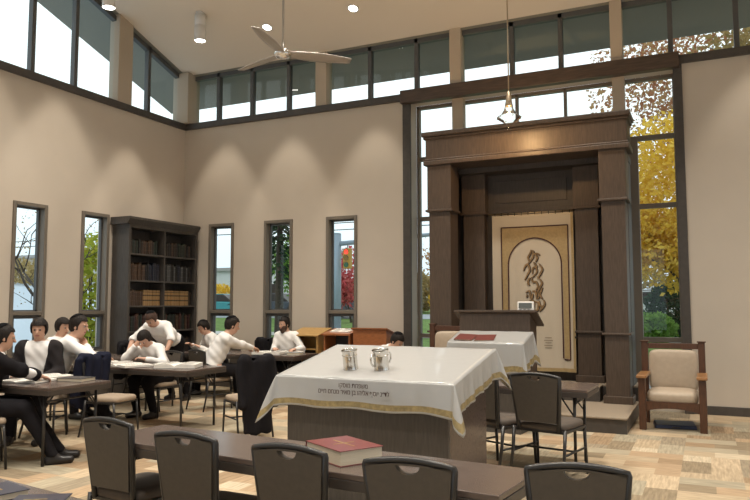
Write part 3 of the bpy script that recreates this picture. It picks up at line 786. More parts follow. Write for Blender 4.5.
def spine_mat(n, c):
    m = mat('spine_'+n.replace(' ', '_'), c, .5)
    nt = m.node_tree
    if len(nt.nodes) > 2: return m
    b = nt.nodes['Principled BSDF']; tc = nt.nodes.new('ShaderNodeTexCoord'); sp = nt.nodes.new('ShaderNodeSeparateXYZ'); nt.links.new(tc.outputs['Generated'], sp.inputs[0])
    r = nt.nodes.new('ShaderNodeValToRGB'); r.color_ramp.interpolation = 'CONSTANT'
    dk = tuple(x*.25 for x in c) if n == 'tan banded' else tuple(min(1, x*1.9+.012) for x in c)
    seq = [(0, c), (.30, dk), (.38 if n == 'tan banded' else .32, c), (.62, dk), (.70 if n == 'tan banded' else .64, c), (.86, dk), (.90, c)]
    e = r.color_ramp.elements; e[0].position = 0; e[0].color = (*seq[0][1], 1); e[1].position = seq[1][0]; e[1].color = (*seq[1][1], 1)
    for p, cc in seq[2:]:
        k = e.new(p); k.color = (*cc, 1)
    nt.links.new(sp.outputs[2], r.inputs[0]); nt.links.new(r.outputs[0], b.inputs['Base Color'])
    return m
def spine_book(cn, w, h, d):
    # local: spine faces +x at x=0, width along y from 0, standing on z=0; rounded spine
    mb = MB(); n = 6
    poly = [(-d, 0), (-d, w)]+[(.006*sin(pi*i/n), w*(1-i/n)) for i in range(n+1)]
    mb.prism(poly, 'z', 0, h)
    return mb.build('shelf_book', spine_mat(cn, BCOL[cn]))
ROWN = ['second from bottom', 'third from bottom', 'middle', 'second from top', 'top']
ordn = ['first', 'second', 'third', 'fourth', 'fifth', 'sixth', 'seventh', 'eighth', 'ninth', 'tenth', 'eleventh', 'twelfth', 'thirteenth', 'fourteenth', 'fifteenth', 'sixteenth', 'seventeenth', 'eighteenth', 'nineteenth', 'twentieth', 'twenty-first', 'twenty-second', 'twenty-third', 'twenty-fourth']
for ri, z in enumerate(SH[1:]):
    for bi, (ya, yb) in enumerate(((BY0+.06, -.975), (-.93, BY1-.06))):
        y = ya; k = 0; r = random.Random(ri*7+bi)
        sets = {4: ['dark brown', 'dark green', 'black', 'brown'], 3: ['brown', 'dark brown', 'maroon', 'navy'] if bi == 0 else ['navy', 'black', 'grey', 'black'], 2: ['brown', 'tan banded'] if bi == 0 else ['tan banded', 'tan banded'], 1: ['dark green', 'black', 'maroon', 'brown'], 0: ['dark brown', 'navy', 'maroon', 'black']}[ri]
        while True:
            f = (y-ya)/(yb-ya)
            if ri == 2: cn = ('brown' if f < .42 else 'tan banded') if bi == 0 else ('tan banded' if f < .86 else 'dark brown')
            elif ri == 3 and bi == 0: cn = 'brown' if f < .5 else ('black' if f < .6 else 'navy')
            elif ri == 4 and bi == 1: cn = 'brown' if k in (5, 15) else sets[int(r.random()*3)]
            else: cn = sets[int(r.random()*4)]
            w = r.uniform(.036, .056) if cn != 'tan banded' else .047
            if ri == 4 and f > (.86 if bi == 0 else .97): break
            if y+w > yb: break
            h = {4: .25, 3: .30, 2: .27, 1: .29, 0: .29}[ri]*(r.uniform(.90, 1.08) if cn != 'tan banded' else 1)
            b = spine_book(cn, w-.0015, h, .21); b.location = (BD-.06-r.uniform(0, .02), y, z)
            tag(b, '%s book, %s from left on the %s shelf of bookcase %s bay' % (cn, ordn[min(k, 23)], ROWN[ri], 'left' if bi == 0 else 'right'), 'book', 'books on the %s shelf' % ROWN[ri])
            y += w; k += 1

# ------------------------------------------------------------------ books on tables
def closed_book(name, label, loc, rz, w, d, t, cover, gilt=None, group=None):
    b = thing(name, label, 'book', loc, rz, group)
    mb = MB(); mb.box(-w/2, w/2, -d/2, d/2, 0, .004); mb.box(-w/2, w/2, -d/2, d/2, t-.004, t); mb.box(-w/2, -w/2+.005, -d/2, d/2, .004, t-.004)
    mb.build('cover', cover, b, bevel=.0015)
    MB().box(-w/2+.005, w/2-.006, -d/2+.006, d/2-.006, .004, t-.004).build('page_block', M_page, b)
    if gilt:
        mb = MB()
        for (x0, x1, y0, y1) in gilt: mb.box(x0, x1, y0, y1, t, t+.0012)
        mb.build('gilt_ornament', M_gilt, b)
    return b
closed_book('hardcover_book', 'thick red hardcover book lying on the long walnut table', (7.60, -7.665, .74), radians(-30), .335, .25, .074, M_redcover, [(-.10, .10, -.004, .004), (-.004, .004, -.06, .06)])
gl = [(-.055, -.045, -.02, .05), (-.035, -.025, -.03, .04), (-.01, .0, -.02, .045), (.015, .025, -.03, .03), (-.055, .03, .05, .058)]
closed_book('hardcover_book', 'navy book with gold stamping at the bottom left corner of the view', (6.66, -8.93, .74), radians(-14), .20, .27, .03, M_navy, gl)
closed_book('hardcover_book', 'navy book with gold stamping, right of the other on the nearest table', (6.985, -8.965, .74), radians(33), .20, .27, .03, M_navy, gl)
def open_book(label, x, y, z, rz, s=1., thick=.03, cover=None, group='open books on study tables'):
    b = thing('open_book', label, 'book', (x, y, z), rz, group)
    W, Dp = .20*s, .30*s
    mb = MB(); mb.box(-W-.008, W+.008, -Dp/2-.006, Dp/2+.006, 0, .004); mb.build('cover', cover or M_darkcov, b)
    for sx in (-1, 1):
        def top(u): return .004+thick*(.25+.75*sin(pi*min(1, u*1.2+.12))**.6 if u < .7 else .25+.75*sin(pi*.96)**.6+(1-u)*.5) if False else .004+thick*(1-.25*abs(u-.35))*(1-(1-u)**8*.6)
        mb = MB(); n = 10; V = []; F = []
        for i in range(n+1):
            u = i/n
            for yy in (-Dp/2, Dp/2):
                V += [(sx*W*u, yy, .004), (sx*W*u, yy, top(u))]
        for i in range(n):
            a, c = 4*i, 4*i+4
            F += [(a+1, c+1, c+3, a+3), (a, a+1, c+1, c), (a+2, c+2, c+3, a+3)] if sx > 0 else [(a+1, a+3, c+3, c+1), (a, c, c+1, a+1), (a+2, a+3, c+3, c+2)]
        F += [(4*n, 4*n+1, 4*n+3, 4*n+2)]
        mb.add(V, F); p = mb.build('page', M_paper, b)
        mb = MB()
        for r_ in range(9):
            yy = -Dp*.38+Dp*.76*r_/8
            mb.grid(lambda u, v: (sx*W*(.14+.72*u), yy-.006+.012*v, top(.14+.72*u)+.0012), 6, 1)
        mb.build('print_block', M_text, p)
    return b
TZ = .74
GA = 'open books on study tables'
open_book('large open book under the hand of man in black suit at left', 3.02, -5.83, TZ, radians(12), 1.1, .02)
open_book('open book with white pages before the man in charcoal jacket', 2.95, -5.50, TZ+.0, radians(-8), .95, .035)
closed_book('hardcover_book', 'dark closed book near the corner of the far left study table', (3.40, -5.56, TZ), radians(8), .30, .22, .035, M_darkcov)
open_book('open book on the middle study table under the boy resting his head', 2.12, -3.82, TZ, radians(10), 1.0, .03)
open_book('open book nearest the left end of the middle study table', 1.62, -3.98, TZ, radians(-15), 1.25, .025)
open_book('open book in the centre of the middle study table', 2.62, -4.02, TZ, radians(-20), 1.25, .03)
open_book('thick open volume at right corner of the middle study table', 3.30, -3.90, TZ, radians(24), 1.25, .055)
open_book('open book behind the thick volume on the middle study table', 3.0, -3.66, TZ, radians(5), 1.0, .025)
open_book('open book by right hand of the standing man near the bookcase', 1.72, -2.62, TZ, radians(4), .9, .03)
open_book('open book before the man leaning over the back study table', 2.98, -1.42, TZ, radians(14), 1.15, .045)
open_book('open book before the bearded man at the back study table', 3.12, -1.08, TZ, radians(-10), 1.05, .03)
open_book('open book at left end of the back study table', 1.72, -1.35, TZ, radians(0), 1.0, .03)
closed_book('hardcover_book', 'grey closed book at right end of the back study table', (3.42, -1.36, TZ), radians(10), .22, .17, .04, M_grey)
cup = thing('paper_cup', 'white paper cup on the study table near the bookcase', 'cup', (.62, -2.80, TZ))
MB().lathe([(.030, 0), (.040, .105), (.043, .108), (.043, .113), (.037, .113), (.028, .006)], seg=20).build('cup_body', M_white, cup, smooth=True)
MB().lathe([(.0, .09), (.036, .09)], seg=20, cap=False).build('drink', M_darkcov, cup)
tb = thing('tissue_box', 'small white box beside paper cup on study table near bookcase', 'box', (.82, -2.90, TZ), radians(12))
MB().box(-.11, .11, -.06, .06, 0, .075).build('box_body', M_paper, tb, bevel=.003); MB().lathe([(.05, .0752), (.03, .078)], seg=16).build('opening', M_grey, tb)
# books on the small covered stand (tilted with the slope)
for i, (x, y, rz, lab, m_) in enumerate(((6.55, -2.43, -6, 'maroon closed book at left on small white-covered stand', M_maroon), (6.80, -2.44, 4, 'maroon closed book right of its twin on small white-covered stand', M_maroon))):
    ly = (y+2.54)
    b = closed_book('prayer_book', lab, (x, y, z2(ly)+.010), 0, .24, .20, .018, m_)
    b.rotation_mode = 'ZYX'; b.rotation_euler = (math.atan(.32), 0, radians(rz))

# silver washing cups
def make_cup():
    t = thing('silver_cup', '', 'cup')
    mb = MB(); mb.lathe([(.0, .003), (.052, .003), (.054, 0), (.054, .006), (.0525, .010), (.052, .05), (.052, .10), (.053, .128), (.057, .136), (.058, .140), (.054, .139), (.049, .125), (.048, .10), (.048, .05), (.048, .012), (.0, .010)], seg=36, cap=False)
    mb.build('cup_body', M_silver, t, smooth=True)
    for a in (0, pi):
        pts = [(.050*1, 0, .108), (.066, 0, .112), (.078, 0, .095), (.078, 0, .060), (.066, 0, .038), (.050, 0, .035)]
        mb = MB(); mb.tube([(p[0]*cos(a), p[0]*sin(a), p[2]) for p in pts], .0065, 8); mb.build('handle', M_silver, t, smooth=True)
    mb = MB(); mb.tube([(.0525*cos(2*pi*k/30), .0525*sin(2*pi*k/30), .104) for k in range(30)], .0028, 6, closed=True); mb.build('band', M_silver, t, smooth=True)
    return t
def on_bimah(u, v):   # local cloth coordinates to world
    x = BXc+u*cos(BA)-v*sin(BA); y = BYc+u*sin(BA)+v*cos(BA); return (x, y, bz(v)+.0055)
c1 = make_cup(); c1.location = on_bimah(.535, .235); c1.rotation_mode = 'ZYX'; c1.scale = (1.12, 1.12, 1.12); c1.rotation_euler = (math.atan((BH1-BH0)/BL), 0, radians(-66)); c1['label'] = 'left silver two-handled cup, handle toward viewer, on the large white cloth'; c1['group'] = 'silver cups'
c2 = dup(c1, on_bimah(.80, .255), 0, 'right silver two-handled cup, handle at its left, on the large white cloth'); c2.rotation_mode = 'ZYX'; c2.scale = (1.15, 1.15, 1.15); c2.rotation_euler = (math.atan((BH1-BH0)/BL), 0, radians(236))

# ------------------------------------------------------------------ wooden book stands along the back wall
s1 = thing('oak_book_stand', 'golden oak slant-top book stand below the third back window', 'book stand', (2.96, -.78, 0), 0)
for x0 in (0, .50): MB().hexa([(x0, 0, 0), (x0+.03, 0, 0), (x0+.03, .42, 0), (x0, .42, 0), (x0, 0, 1.0), (x0+.03, 0, 1.0), (x0+.03, .42, 1.10), (x0, .42, 1.10)]).build('side_panel', M_oak, s1)
MB().box(.03, .50, .39, .41, 0, 1.08).build('back_panel', M_oak, s1); MB().box(.03, .50, .02, .39, .45, .47).build('shelf', M_oak, s1); MB().box(.03, .50, .02, .39, .78, .80).build('shelf', M_oak, s1)
MB().hexa([(-.02, -.03, 1.0), (.55, -.03, 1.0), (.55, .44, 1.11), (-.02, .44, 1.11), (-.02, -.03, 1.022), (.55, -.03, 1.022), (.55, .44, 1.132), (-.02, .44, 1.132)]).build('slanted_top', M_oak, s1, bevel=.003)
s2 = thing('cherry_book_stand', 'reddish open-fronted book stand holding an open book at the back wall', 'book stand', (3.58, -.74, 0), 0); s2.scale = (.84, 1, 1)
for x0 in (0, .54): MB().hexa([(x0, 0, 0), (x0+.03, 0, 0), (x0+.03, .40, 0), (x0, .40, 0), (x0, 0, 1.02), (x0+.03, 0, 1.02), (x0+.03, .40, 1.09), (x0, .40, 1.09)]).build('side_panel', M_cherry, s2)
MB().box(.03, .54, .37, .39, 0, 1.08).build('back_panel', M_darkcov, s2); MB().box(.03, .54, .02, .37, .5, .52).build('shelf', M_cherry, s2)
MB().hexa([(-.03, -.04, 1.02), (.59, -.04, 1.02), (.59, .42, 1.10), (-.03, .42, 1.10), (-.03, -.04, 1.05), (.59, -.04, 1.05), (.59, .42, 1.125), (-.03, .42, 1.125)]).build('slanted_top', M_cherry, s2, bevel=.003)
b = open_book('open book on the reddish book stand below the third back window', 3.83, -.55, 1.083, 0, .85, .022); b.rotation_euler = (math.atan(.165), 0, 0)
s3 = thing('cherry_lectern', 'reddish closed-back lectern at the back wall, right of the other stands', 'lectern', (4.12, -.74, 0), 0)
MB().hexa([(0, 0, 0), (.58, 0, 0), (.58, .03, 0), (0, .03, 0), (0, 0, 1.12), (.58, 0, 1.12), (.58, .03, 1.12), (0, .03, 1.12)]).build('front_panel', M_cherry, s3)
for x0 in (0, .55): MB().hexa([(x0, .03, 0), (x0+.03, .03, 0), (x0+.03, .40, 0), (x0, .40, 0), (x0, .03, 1.12), (x0+.03, .03, 1.12), (x0+.03, .40, 1.02), (x0, .40, 1.02)]).build('side_panel', M_cherry, s3)
MB().hexa([(-.03, -.03, 1.13), (.61, -.03, 1.13), (.61, .42, 1.01), (-.03, .42, 1.01), (-.03, -.03, 1.152), (.61, -.03, 1.152), (.61, .42, 1.032), (-.03, .42, 1.032)]).build('slanted_top', M_cherry, s3, bevel=.003)

# ------------------------------------------------------------------ lamps and fan
def spot(name, loc, energy, size, blend, aim=(0, 0, -1), col=(1., .90, .76), r=.05):
    l = bpy.data.lights.new(name, 'SPOT'); l.energy = energy; l.spot_size = radians(size); l.spot_blend = blend; l.color = col; l.shadow_soft_size = r
    o = bpy.data.objects.new(name, l); COL.objects.link(o); o.location = loc; o.rotation_euler = Vector(aim).to_track_quat('-Z', 'Y').to_euler(); return o
def downlight(x, y, label, first=None):
    z = zc(y)
    t = thing('recessed_downlight', label, 'ceiling light', (x, y, z), 0, 'recessed ceiling lights')
    t.rotation_euler = (math.atan(-.33), 0, 0)
    MB().lathe([(.060, -.002), (.095, -.002), (.10, -.010), (.092, -.014), (.072, -.012)], seg=28, cap=False).build('trim_ring', M_white, t, smooth=True)
    MB().lathe([(.0, -.006), (.074, -.006), (.074, -.009), (0, -.009)], seg=28, cap=False).build('lens', M_lens, t)
    return t
def cylinder_light(x, y, zl, label):
    z = zc(y); t = thing('cylinder_downlight', label, 'ceiling light', (x, y, zl), 0, 'cylinder ceiling lights')
    H = min(.48, z-zl-.03)
    MB().lathe([(.088, .012), (.095, 0), (.098, .004), (.098, H*.55), (.090, H*.56), (.090, H*.60), (.096, H*.61), (.096, H), (.0, H)], seg=28, cap=False).build('housing', M_white, t, smooth=True)
    MB().lathe([(.0, .008), (.088, .008), (.088, .011), (0, .011)], seg=28, cap=False).build('lens', M_lens, t)
    if z-zl > H+.04: MB().tube([(0, 0, H), (0, 0, z-zl)], .02, 10).build('stem', M_white, t, smooth=True)
    MB().lathe([(.0, z-zl-.03), (.075, z-zl-.03), (.08, z-zl+.02), (0, z-zl+.02)], seg=24, cap=False).build('canopy', M_white, t, smooth=True)
    return t
downlight(2.48, -.84, 'recessed ceiling light left of fan rod, above the back wall')
downlight(4.18, -.87, 'recessed ceiling light nearest the ceiling middle, right of fan rod')
cylinder_light(1.50, -1.43, 6.06, 'white cylinder ceiling light hanging left of ceiling fan')
cylinder_light(1.05, -3.05, 6.10, 'white cylinder ceiling light at top left by the left wall clerestory')
WALLW = 255
for x in (1.0, 2.48, 4.18): spot('wall_wash_lamp', (x, -.84, zc(-.84)-.05), WALLW, 47, .40, (0, .06, -1))
for y in (-1.5, -3.05, -4.6, -6.2): spot('wall_wash_lamp', (.85, y, zc(y)-.5), WALLW, 47, .40, (-.06, 0, -1))
spot('wall_wash_lamp', (10.1, -.85, zc(-.85)-.05), 200, 55, .5, (0, .06, -1))
for x in (2.4, 5.0, 7.6, 10.4):
    for y in (-3.2, -5.8, -8.4, -11.2):
        spot('fill_spot', (x, y, zc(y)-.1), 560, 96, .7, r=.15, col=(1., .935, .83))  # added grid of unseen spots under the ceiling for general fill, no fixtures

fan = thing('ceiling_fan', 'three-bladed grey ceiling fan on a long rod', 'fan', (4.98, -4.2, 4.37))
MB().tube([(0, 0, .05), (0, 0, zc(-4.2)-4.37)], .013, 8).build('down_rod', M_fan, fan, smooth=True)
MB().lathe([(.0, zc(-4.2)-4.45), (.06, zc(-4.2)-4.45), (.075, zc(-4.2)-4.36), (0, zc(-4.2)-4.36)], seg=20, cap=False).build('canopy', M_fan, fan, smooth=True)
MB().lathe([(.0, -.055), (.05, -.05), (.085, -.03), (.10, 0), (.09, .035), (.05, .05), (.02, .06), (.02, .13), (0, .13)], seg=28, cap=False).build('motor_housing', M_chrome, fan, smooth=True)
for ang in (-78, 42, 162):
    def bl(u, v, a=radians(ang)):
        r = .07+u*.73; w = (.055+.030*sin(pi*min(1, u*1.1)))*(1 if u < .96 else .8); s = (v-.5)*2*w
        return (r*cos(a)-s*sin(a), r*sin(a)+s*cos(a), .0-s*.25)
    MB().grid(bl, 16, 4).build('blade', M_fan, fan, smooth=True, solid=.010)

pend = thing('pendant_lamp', 'small glass pendant lamp glowing above the ark cornice on a long stem', 'lamp', (6.93, -1.62, 3.86))
PT = zc(-1.62)-3.86
MB().tube([(0, 0, .52), (0, 0, PT)], .009, 8).build('stem', M_brass, pend, smooth=True)
MB().lathe([(0, PT-.05), (.05, PT-.05), (.06, PT+.0), (0, PT+.0)], seg=20, cap=False).build('canopy', M_brass, pend, smooth=True)
MB().lathe([(.012, .54), (.03, .50), (.042, .40), (.055, .33), (.03, .32), (.012, .42)], seg=20, cap=False).build('cap', M_brass, pend, smooth=True)
M_lampglass = glass_mat('lamp_glass', (.95, .94, .92), 1.22, .05)
MB().lathe([(.045, .36), (.065, .28), (.11, .21), (.165, .175), (.16, .16), (.10, .12), (.05, .085), (.03, .05), (.012, .04), (.012, .02), (.022, .008), (0, -.01)], seg=28, cap=False).build('glass_shade', M_lampglass, pend, smooth=True)
for k in range(6):
    a = k*pi/3; MB().lathe([(0, -.012), (.016, 0), (0, .02)], (.165*cos(a), .165*sin(a), .165), 8, cap=False).build('crystal', M_lampglass, pend)
MB().lathe([(0, .27), (.018, .25), (.024, .20), (.018, .14), (0, .13)], seg=16, cap=False).build('bulb', M_bulb, pend, smooth=True)
l = bpy.data.lights.new('pendant_glow', 'POINT'); l.energy = 60; l.color = (1, .62, .28); l.shadow_soft_size = .03
o = bpy.data.objects.new('pendant_glow', l); COL.objects.link(o); o.location = (6.93, -1.62, 3.86+.095)
# ------------------------------------------------------------------ people
def nrm(v): v = np.array(v, float); return v/np.linalg.norm(v)
def ik(a, t, l1, l2, pole):
    a = np.array(a, float); t = np.array(t, float); d = t-a; L = np.linalg.norm(d)
    if L > (l1+l2)*.995: t = a+d/L*(l1+l2)*.995; d = t-a; L = np.linalg.norm(d)
    u = d/L; x = (l1*l1-l2*l2+L*L)/(2*L); h = sqrt(max(0, l1*l1-x*x))
    p = np.array(pole, float); p = p-u*(p@u); p = p/np.linalg.norm(p)
    return a+u*x+p*h, t
def person(label, pelvis, heading, leanf=10, leans=0, head_yaw=0, head_pitch=0, hands=None, poles=None, s=1., top='shirt', hair=None, kippah=True, beard=False, stand=False, feet=None, group='people studying', neckf=0., sleeve=.94, curl=.6, hairline=0., hairv=.014, palms=(None, None)):
    th = radians(heading); Fw = np.array([cos(th), sin(th), 0.]); R = np.array([sin(th), -cos(th), 0.]); Z = np.array([0, 0, 1.])
    P0 = np.array(pelvis, float); base = np.array([P0[0], P0[1], 0.])
    a, b = radians(leanf), radians(leans)
    S = nrm(Fw*sin(a)*cos(b)+Z*cos(a)*cos(b)+R*sin(b))
    Fc = nrm(Fw-S*(Fw@S)) if abs(Fw@S) < .99 else -Z     # chest-forward
    Rc = np.cross(Fc, S)
    root = thing('person', label, 'person', tuple(base), 0, group)
    Wst = P0+S*.20*s; Ch = P0+S*.40*s; N = P0+S*.515*s
    hy = radians(head_yaw)                                     # + turns to the person's left
    Hf0 = Fw*cos(hy)-R*sin(hy)
    hp = radians(head_pitch)                                   # + looks down
    hf = nrm(Hf0*cos(hp)-Z*sin(hp)); hu = nrm(Z*cos(hp)+Hf0*sin(hp)); hr = np.cross(hf, hu)
    Hc = N+nrm(S*.5+hu*.6+Fw*neckf)*.155*s+hf*.025*s
    shl = [N-S*.055*s-Rc*.175*s, N-S*.055*s+Rc*.175*s]         # left, right
    hip = [P0-R*.09*s, P0+R*.09*s]
    kn, an = [], []
    for i in (0, 1):
        sg = -1 if i == 0 else 1
        if stand:
            f_ = np.array(feet[i], float) if feet else hip[i]+R*sg*.03-Fw*.02
            an.append(np.array([f_[0], f_[1], .09]))
            k_, _ = ik(hip[i], an[i], .43*s, .43*s, Fw); kn.append(k_)
        else:
            k = hip[i]+Fw*.42*s+R*sg*.05*s; k[2] = min(P0[2]-.03, .53*s+.0)
            kn.append(k); f_ = np.array(feet[i], float) if feet else k+Fw*.02+R*sg*.02
            an.append(np.array([f_[0], f_[1], .09]))
    hands = hands or [None, None]; el, wr = [], []
    for i in (0, 1):
        sg = -1 if i == 0 else 1
        tgt = hands[i]
        if tgt is None: tgt = P0+Fw*.30*s+R*sg*.12*s+Z*.12*s
        pole = poles[i] if poles and poles[i] is not None else (R*sg*.6-Z*.8-Fw*.4)
        e_, w_ = ik(shl[i], tgt, .285*s, .25*s, pole); el.append(e_); wr.append(w_)
    # ---- hands: palm, four bent fingers and a thumb from its side
    HP = []
    for i in (0, 1):
        sg = -1 if i == 0 else 1
        d = nrm(wr[i]-el[i])
        pn = np.array(palms[i], float) if palms[i] is not None else -Z*1.0+d*.01
        pn = nrm(pn-d*(pn@d)) if abs(nrm(pn)@d) < .98 else nrm(R*-sg)
        ac = np.cross(d, pn)
        tside = -1 if (ac@(R*sg)) > 0 else 1                     # thumb towards the body's middle
        w0 = wr[i]; k = s
        HP.append((w0+d*.015*k-ac*.014*k, w0+d*.075*k-ac*.026*k, .017*k, .013*k)); HP.append((w0+d*.015*k+ac*.014*k, w0+d*.075*k+ac*.026*k, .017*k, .013*k)); HP.append((w0+d*.02*k, w0+d*.08*k, .018*k, .013*k))
        for q, ln in enumerate((.90, 1.0, .95, .78)):
            o_ = (-.030+.020*q)*tside*-1
            p = w0+d*.082*k+ac*o_*k; ang = .18
            for sl, r_ in ((.040, .0095), (.026, .0088), (.022, .008)):
                dirv = d*cos(ang)+pn*sin(ang); p2 = p+dirv*sl*ln*k
                HP.append((p, p2, r_*k, r_*.93*k)); p = p2; ang += curl
        p = w0+d*.022*k+ac*tside*.026*k
        p2 = p+nrm(d*.6+ac*tside*.75+pn*.25)*.042*k; p3 = p2+nrm(d*.9+ac*tside*.2+pn*.35)*.032*k
        HP.append((p, p2, .0125*k, .0105*k)); HP.append((p2, p3, .0105*k, .0085*k))
    k = s
    torso = [(hip[0], hip[1], .105*k, .105*k), (P0-R*.05*k, Wst-Rc*.055*k, .115*k, .105*k), (P0+R*.05*k, Wst+Rc*.055*k, .115*k, .105*k),
             (Wst-Rc*.05*k, Ch-Rc*.075*k, .108*k, .112*k), (Wst+Rc*.05*k, Ch+Rc*.075*k, .108*k, .112*k), (shl[0]+Rc*.03*k, shl[1]-Rc*.03*k, .068*k, .068*k), (Ch, N-S*.03*k, .09*k, .06*k)]
    arms = []
    for i in (0, 1): arms += [(shl[i], el[i], .058*k, .043*k), (el[i], wr[i], .043*k, .027*k)]
    legs = []; feetp = []
    for i in (0, 1):
        legs += [(hip[i], kn[i], .092*k, .062*k), (kn[i], an[i], .060*k, .038*k)]
        toe = an[i]+Fw*.155*k; toe[2] = .036
        heel = an[i]-Fw*.035*k; heel[2] = .040
        feetp += [(heel, toe, .038, .032), (an[i], heel*.5+toe*.5, .038, .034)]
    neck = [(N-S*.04*k, Hc-hu*.06*k-hf*.015*k, .056*k, .052*k)]
    RH = np.array([hr, hf, hu])
    cran_c = Hc+hu*.025*k-hf*.008*k; cran_r = (.074*k, .094*k, .098*k)
    jaw_c = Hc-hu*.055*k+hf*.022*k; jaw_r = (.055*k, .064*k, .068*k)
    def head(P):
        d = d_ell(P, cran_c, RH, cran_r); d = smin(d, d_ell(P, jaw_c, RH, jaw_r), .035*k)
        for sg in (-1, 1):
            ec = Hc+hr*sg*.030*k+hf*.092*k+hu*.008*k
            d = -smin(-d, np.linalg.norm(P-ec, axis=1)-.013*k, .010*k)
            d = smin(d, d_ell(P, Hc+hr*sg*.076*k-hf*.005*k-hu*.008*k, RH, (.010*k, .018*k, .030*k)), .008*k)
            d = smin(d, d_cap(P, Hc+hr*sg*.012*k+hf*.088*k+hu*.024*k, Hc+hr*sg*.045*k+hf*.076*k+hu*.025*k, .008*k, .006*k), .012*k)
        d = smin(d, d_cap(P, Hc+hf*.086*k+hu*.012*k, Hc+hf*.105*k-hu*.026*k, .009*k, .013*k), .012*k)
        d = smin(d, d_cap(P, Hc+hf*.078*k-hu*.056*k-hr*.016*k, Hc+hf*.078*k-hu*.056*k+hr*.016*k, .008*k, .008*k), .010*k)
        return d
    allp = np.array([p for q in torso+arms+legs+feetp+neck+HP for p in q[:2]]+[Hc+hu*.15, Hc-hu*.15, Hc+hf*.13, Hc-hf*.13, Hc+hr*.12, Hc-hr*.12])
    lo, hi = allp.min(0)-.15, allp.max(0)+.15
    def caps(P, L, kk):
        d = None
        for q in L:
            e_ = d_cap(P, *q); d = e_ if d is None else smin(d, e_, kk)
        return d
    def fbody(P):
        d = caps(P, torso, .05*k); d = smin(d, caps(P, neck, .03), .04*k); d = smin(d, head(P), .022*k)
        d = smin(d, smin(caps(P, legs[:2], .03), caps(P, legs[2:], .03), .01), .05*k)
        a0 = caps(P, arms[:2], .03); a1 = caps(P, arms[2:], .03)
        nh = len(HP)//2
        for j, ar in ((0, a0), (1, a1)):
            hd = caps(P, HP[j*nh:j*nh+3], .012); hf_ = caps(P, HP[j*nh+3:(j+1)*nh], .0025)
            d = smin(d, smin(ar, smin(hd, hf_, .006), .014), .028*k)
        return smin(d, caps(P, feetp, .02), .02)
    V, F = surf_nets(fbody, lo, hi, .0085)
    c = V[F].mean(1)-Hc
    lip = (np.abs(c@hr) < .024*k) & (np.abs(c@hu+.056*k) < .009*k) & (c@hf > .06*k)
    M_lip = mat('lips', (.42, .17, .14), .5)
    np_mesh('body', V-base, F, [M_skin, M_lip], root, lip.astype(np.int32))
    for sg in (-1, 1):
        ec = Hc+hr*sg*.030*k+hf*.078*k+hu*.008*k-base
        mb = MB(); n = 10; rr = .0115*k
        vs = []; fs = []; mi = []
        for j in range(n+1):
            for i in range(12):
                a_ = pi*j/n; b_ = 2*pi*i/12; vs.append(ec+(hf*cos(a_)+hr*sin(a_)*cos(b_)+hu*sin(a_)*sin(b_))*rr)
        for j in range(n):
            for i in range(12): fs.append((j*12+i, j*12+(i+1) % 12, (j+1)*12+(i+1) % 12, (j+1)*12+i)); mi.append(1 if j < 3 else 0)
        for f_, m_ in zip(fs, mi): pass
        mb.v = [tuple(v) for v in vs]; mb.f = fs; mb.m = mi
        mb.build('eye', [mat('eye_white_soft', (.42, .38, .35), .4), M_iris], root, smooth=True)
    # ---- hair, skullcap, beard
    hm = {'auburn': M_hairb}.get(hair, M_hair)
    def fhair(P):
        L = P-Hc; f_ = L@hf; u_ = L@hu
        d = smin(d_ell(P, cran_c, RH, tuple(x+hairv*k for x in cran_r)), d_ell(P, Hc-hf*.05*k-hu*.03*k, RH, (.052*k, .045*k, .05*k)), .03)
        d = d+.003*np.sin(P[:, 0]*190)*np.sin(P[:, 1]*170)
        ra = (.064-hairline)*k-u_                                       # crown and fringe
        rb = np.maximum(f_-(.022+.35*np.clip(u_, 0, .07))*k, -(u_+.040*k))   # temples and sideburns
        rc = np.maximum(f_+.020*k, -(u_+.072*k))                         # back of the head
        return np.maximum(d, np.minimum(np.minimum(ra, rb), rc))
    lo2, hi2 = Hc-.16, Hc+.16
    V, F = surf_nets(fhair, lo2, hi2, .007); np_mesh('hair', V-base, F, hm, root)
    if kippah:
        kd = nrm(hu*.86-hf*.5)
        def fk(P):
            d = np.abs(d_ell(P, cran_c, RH, tuple(x+.016*k for x in cran_r)))-.0055
            return np.maximum(d, .084*k-(P-cran_c)@kd)
        V, F = surf_nets(fk, lo2, hi2, .006); np_mesh('skullcap', V-base, F, M_velvet, root)
    if beard:
        def fb(P):
            L = P-Hc; f_ = L@hf; u_ = L@hu; r_ = np.abs(L@hr)
            d = smin(d_ell(P, jaw_c, RH, tuple(x+.011 for x in jaw_r)), d_ell(P, Hc+hf*.055*k-hu*.115*k, RH, (.035*k, .030*k, .045*k)), .03)
            d = d+.003*np.sin(P[:, 0]*200)*np.sin(P[:, 2]*180)
            mouth = .017*k-np.sqrt((r_*.7)**2+(u_+.056*k)**2)
            top_ = u_+.050*k-np.clip(r_-.026*k, 0, .05)*1.5
            return np.maximum(np.maximum(np.maximum(d, top_), -f_-.02*k), np.where(f_ > .05*k, mouth, -1))
        V, F = surf_nets(fb, lo2-.08*hu, hi2, .007); np_mesh('beard', V-base, F, M_hairb, root)
    # ---- clothes
    def fold(P, A=.006): return A*np.sin(P[:, 2]*38+P[:, 0]*26)*np.sin(P[:, 1]*31+P[:, 0]*13+P[:, 2]*9)
    def cut_arms(fr): return [arms[0], (arms[1][0], arms[1][0]+(arms[1][1]-arms[1][0])*fr, arms[1][2], arms[1][2]+(arms[1][3]-arms[1][2])*fr), arms[2], (arms[3][0], arms[3][0]+(arms[3][1]-arms[3][0])*fr, arms[3][2], arms[3][2]+(arms[3][3]-arms[3][2])*fr)]
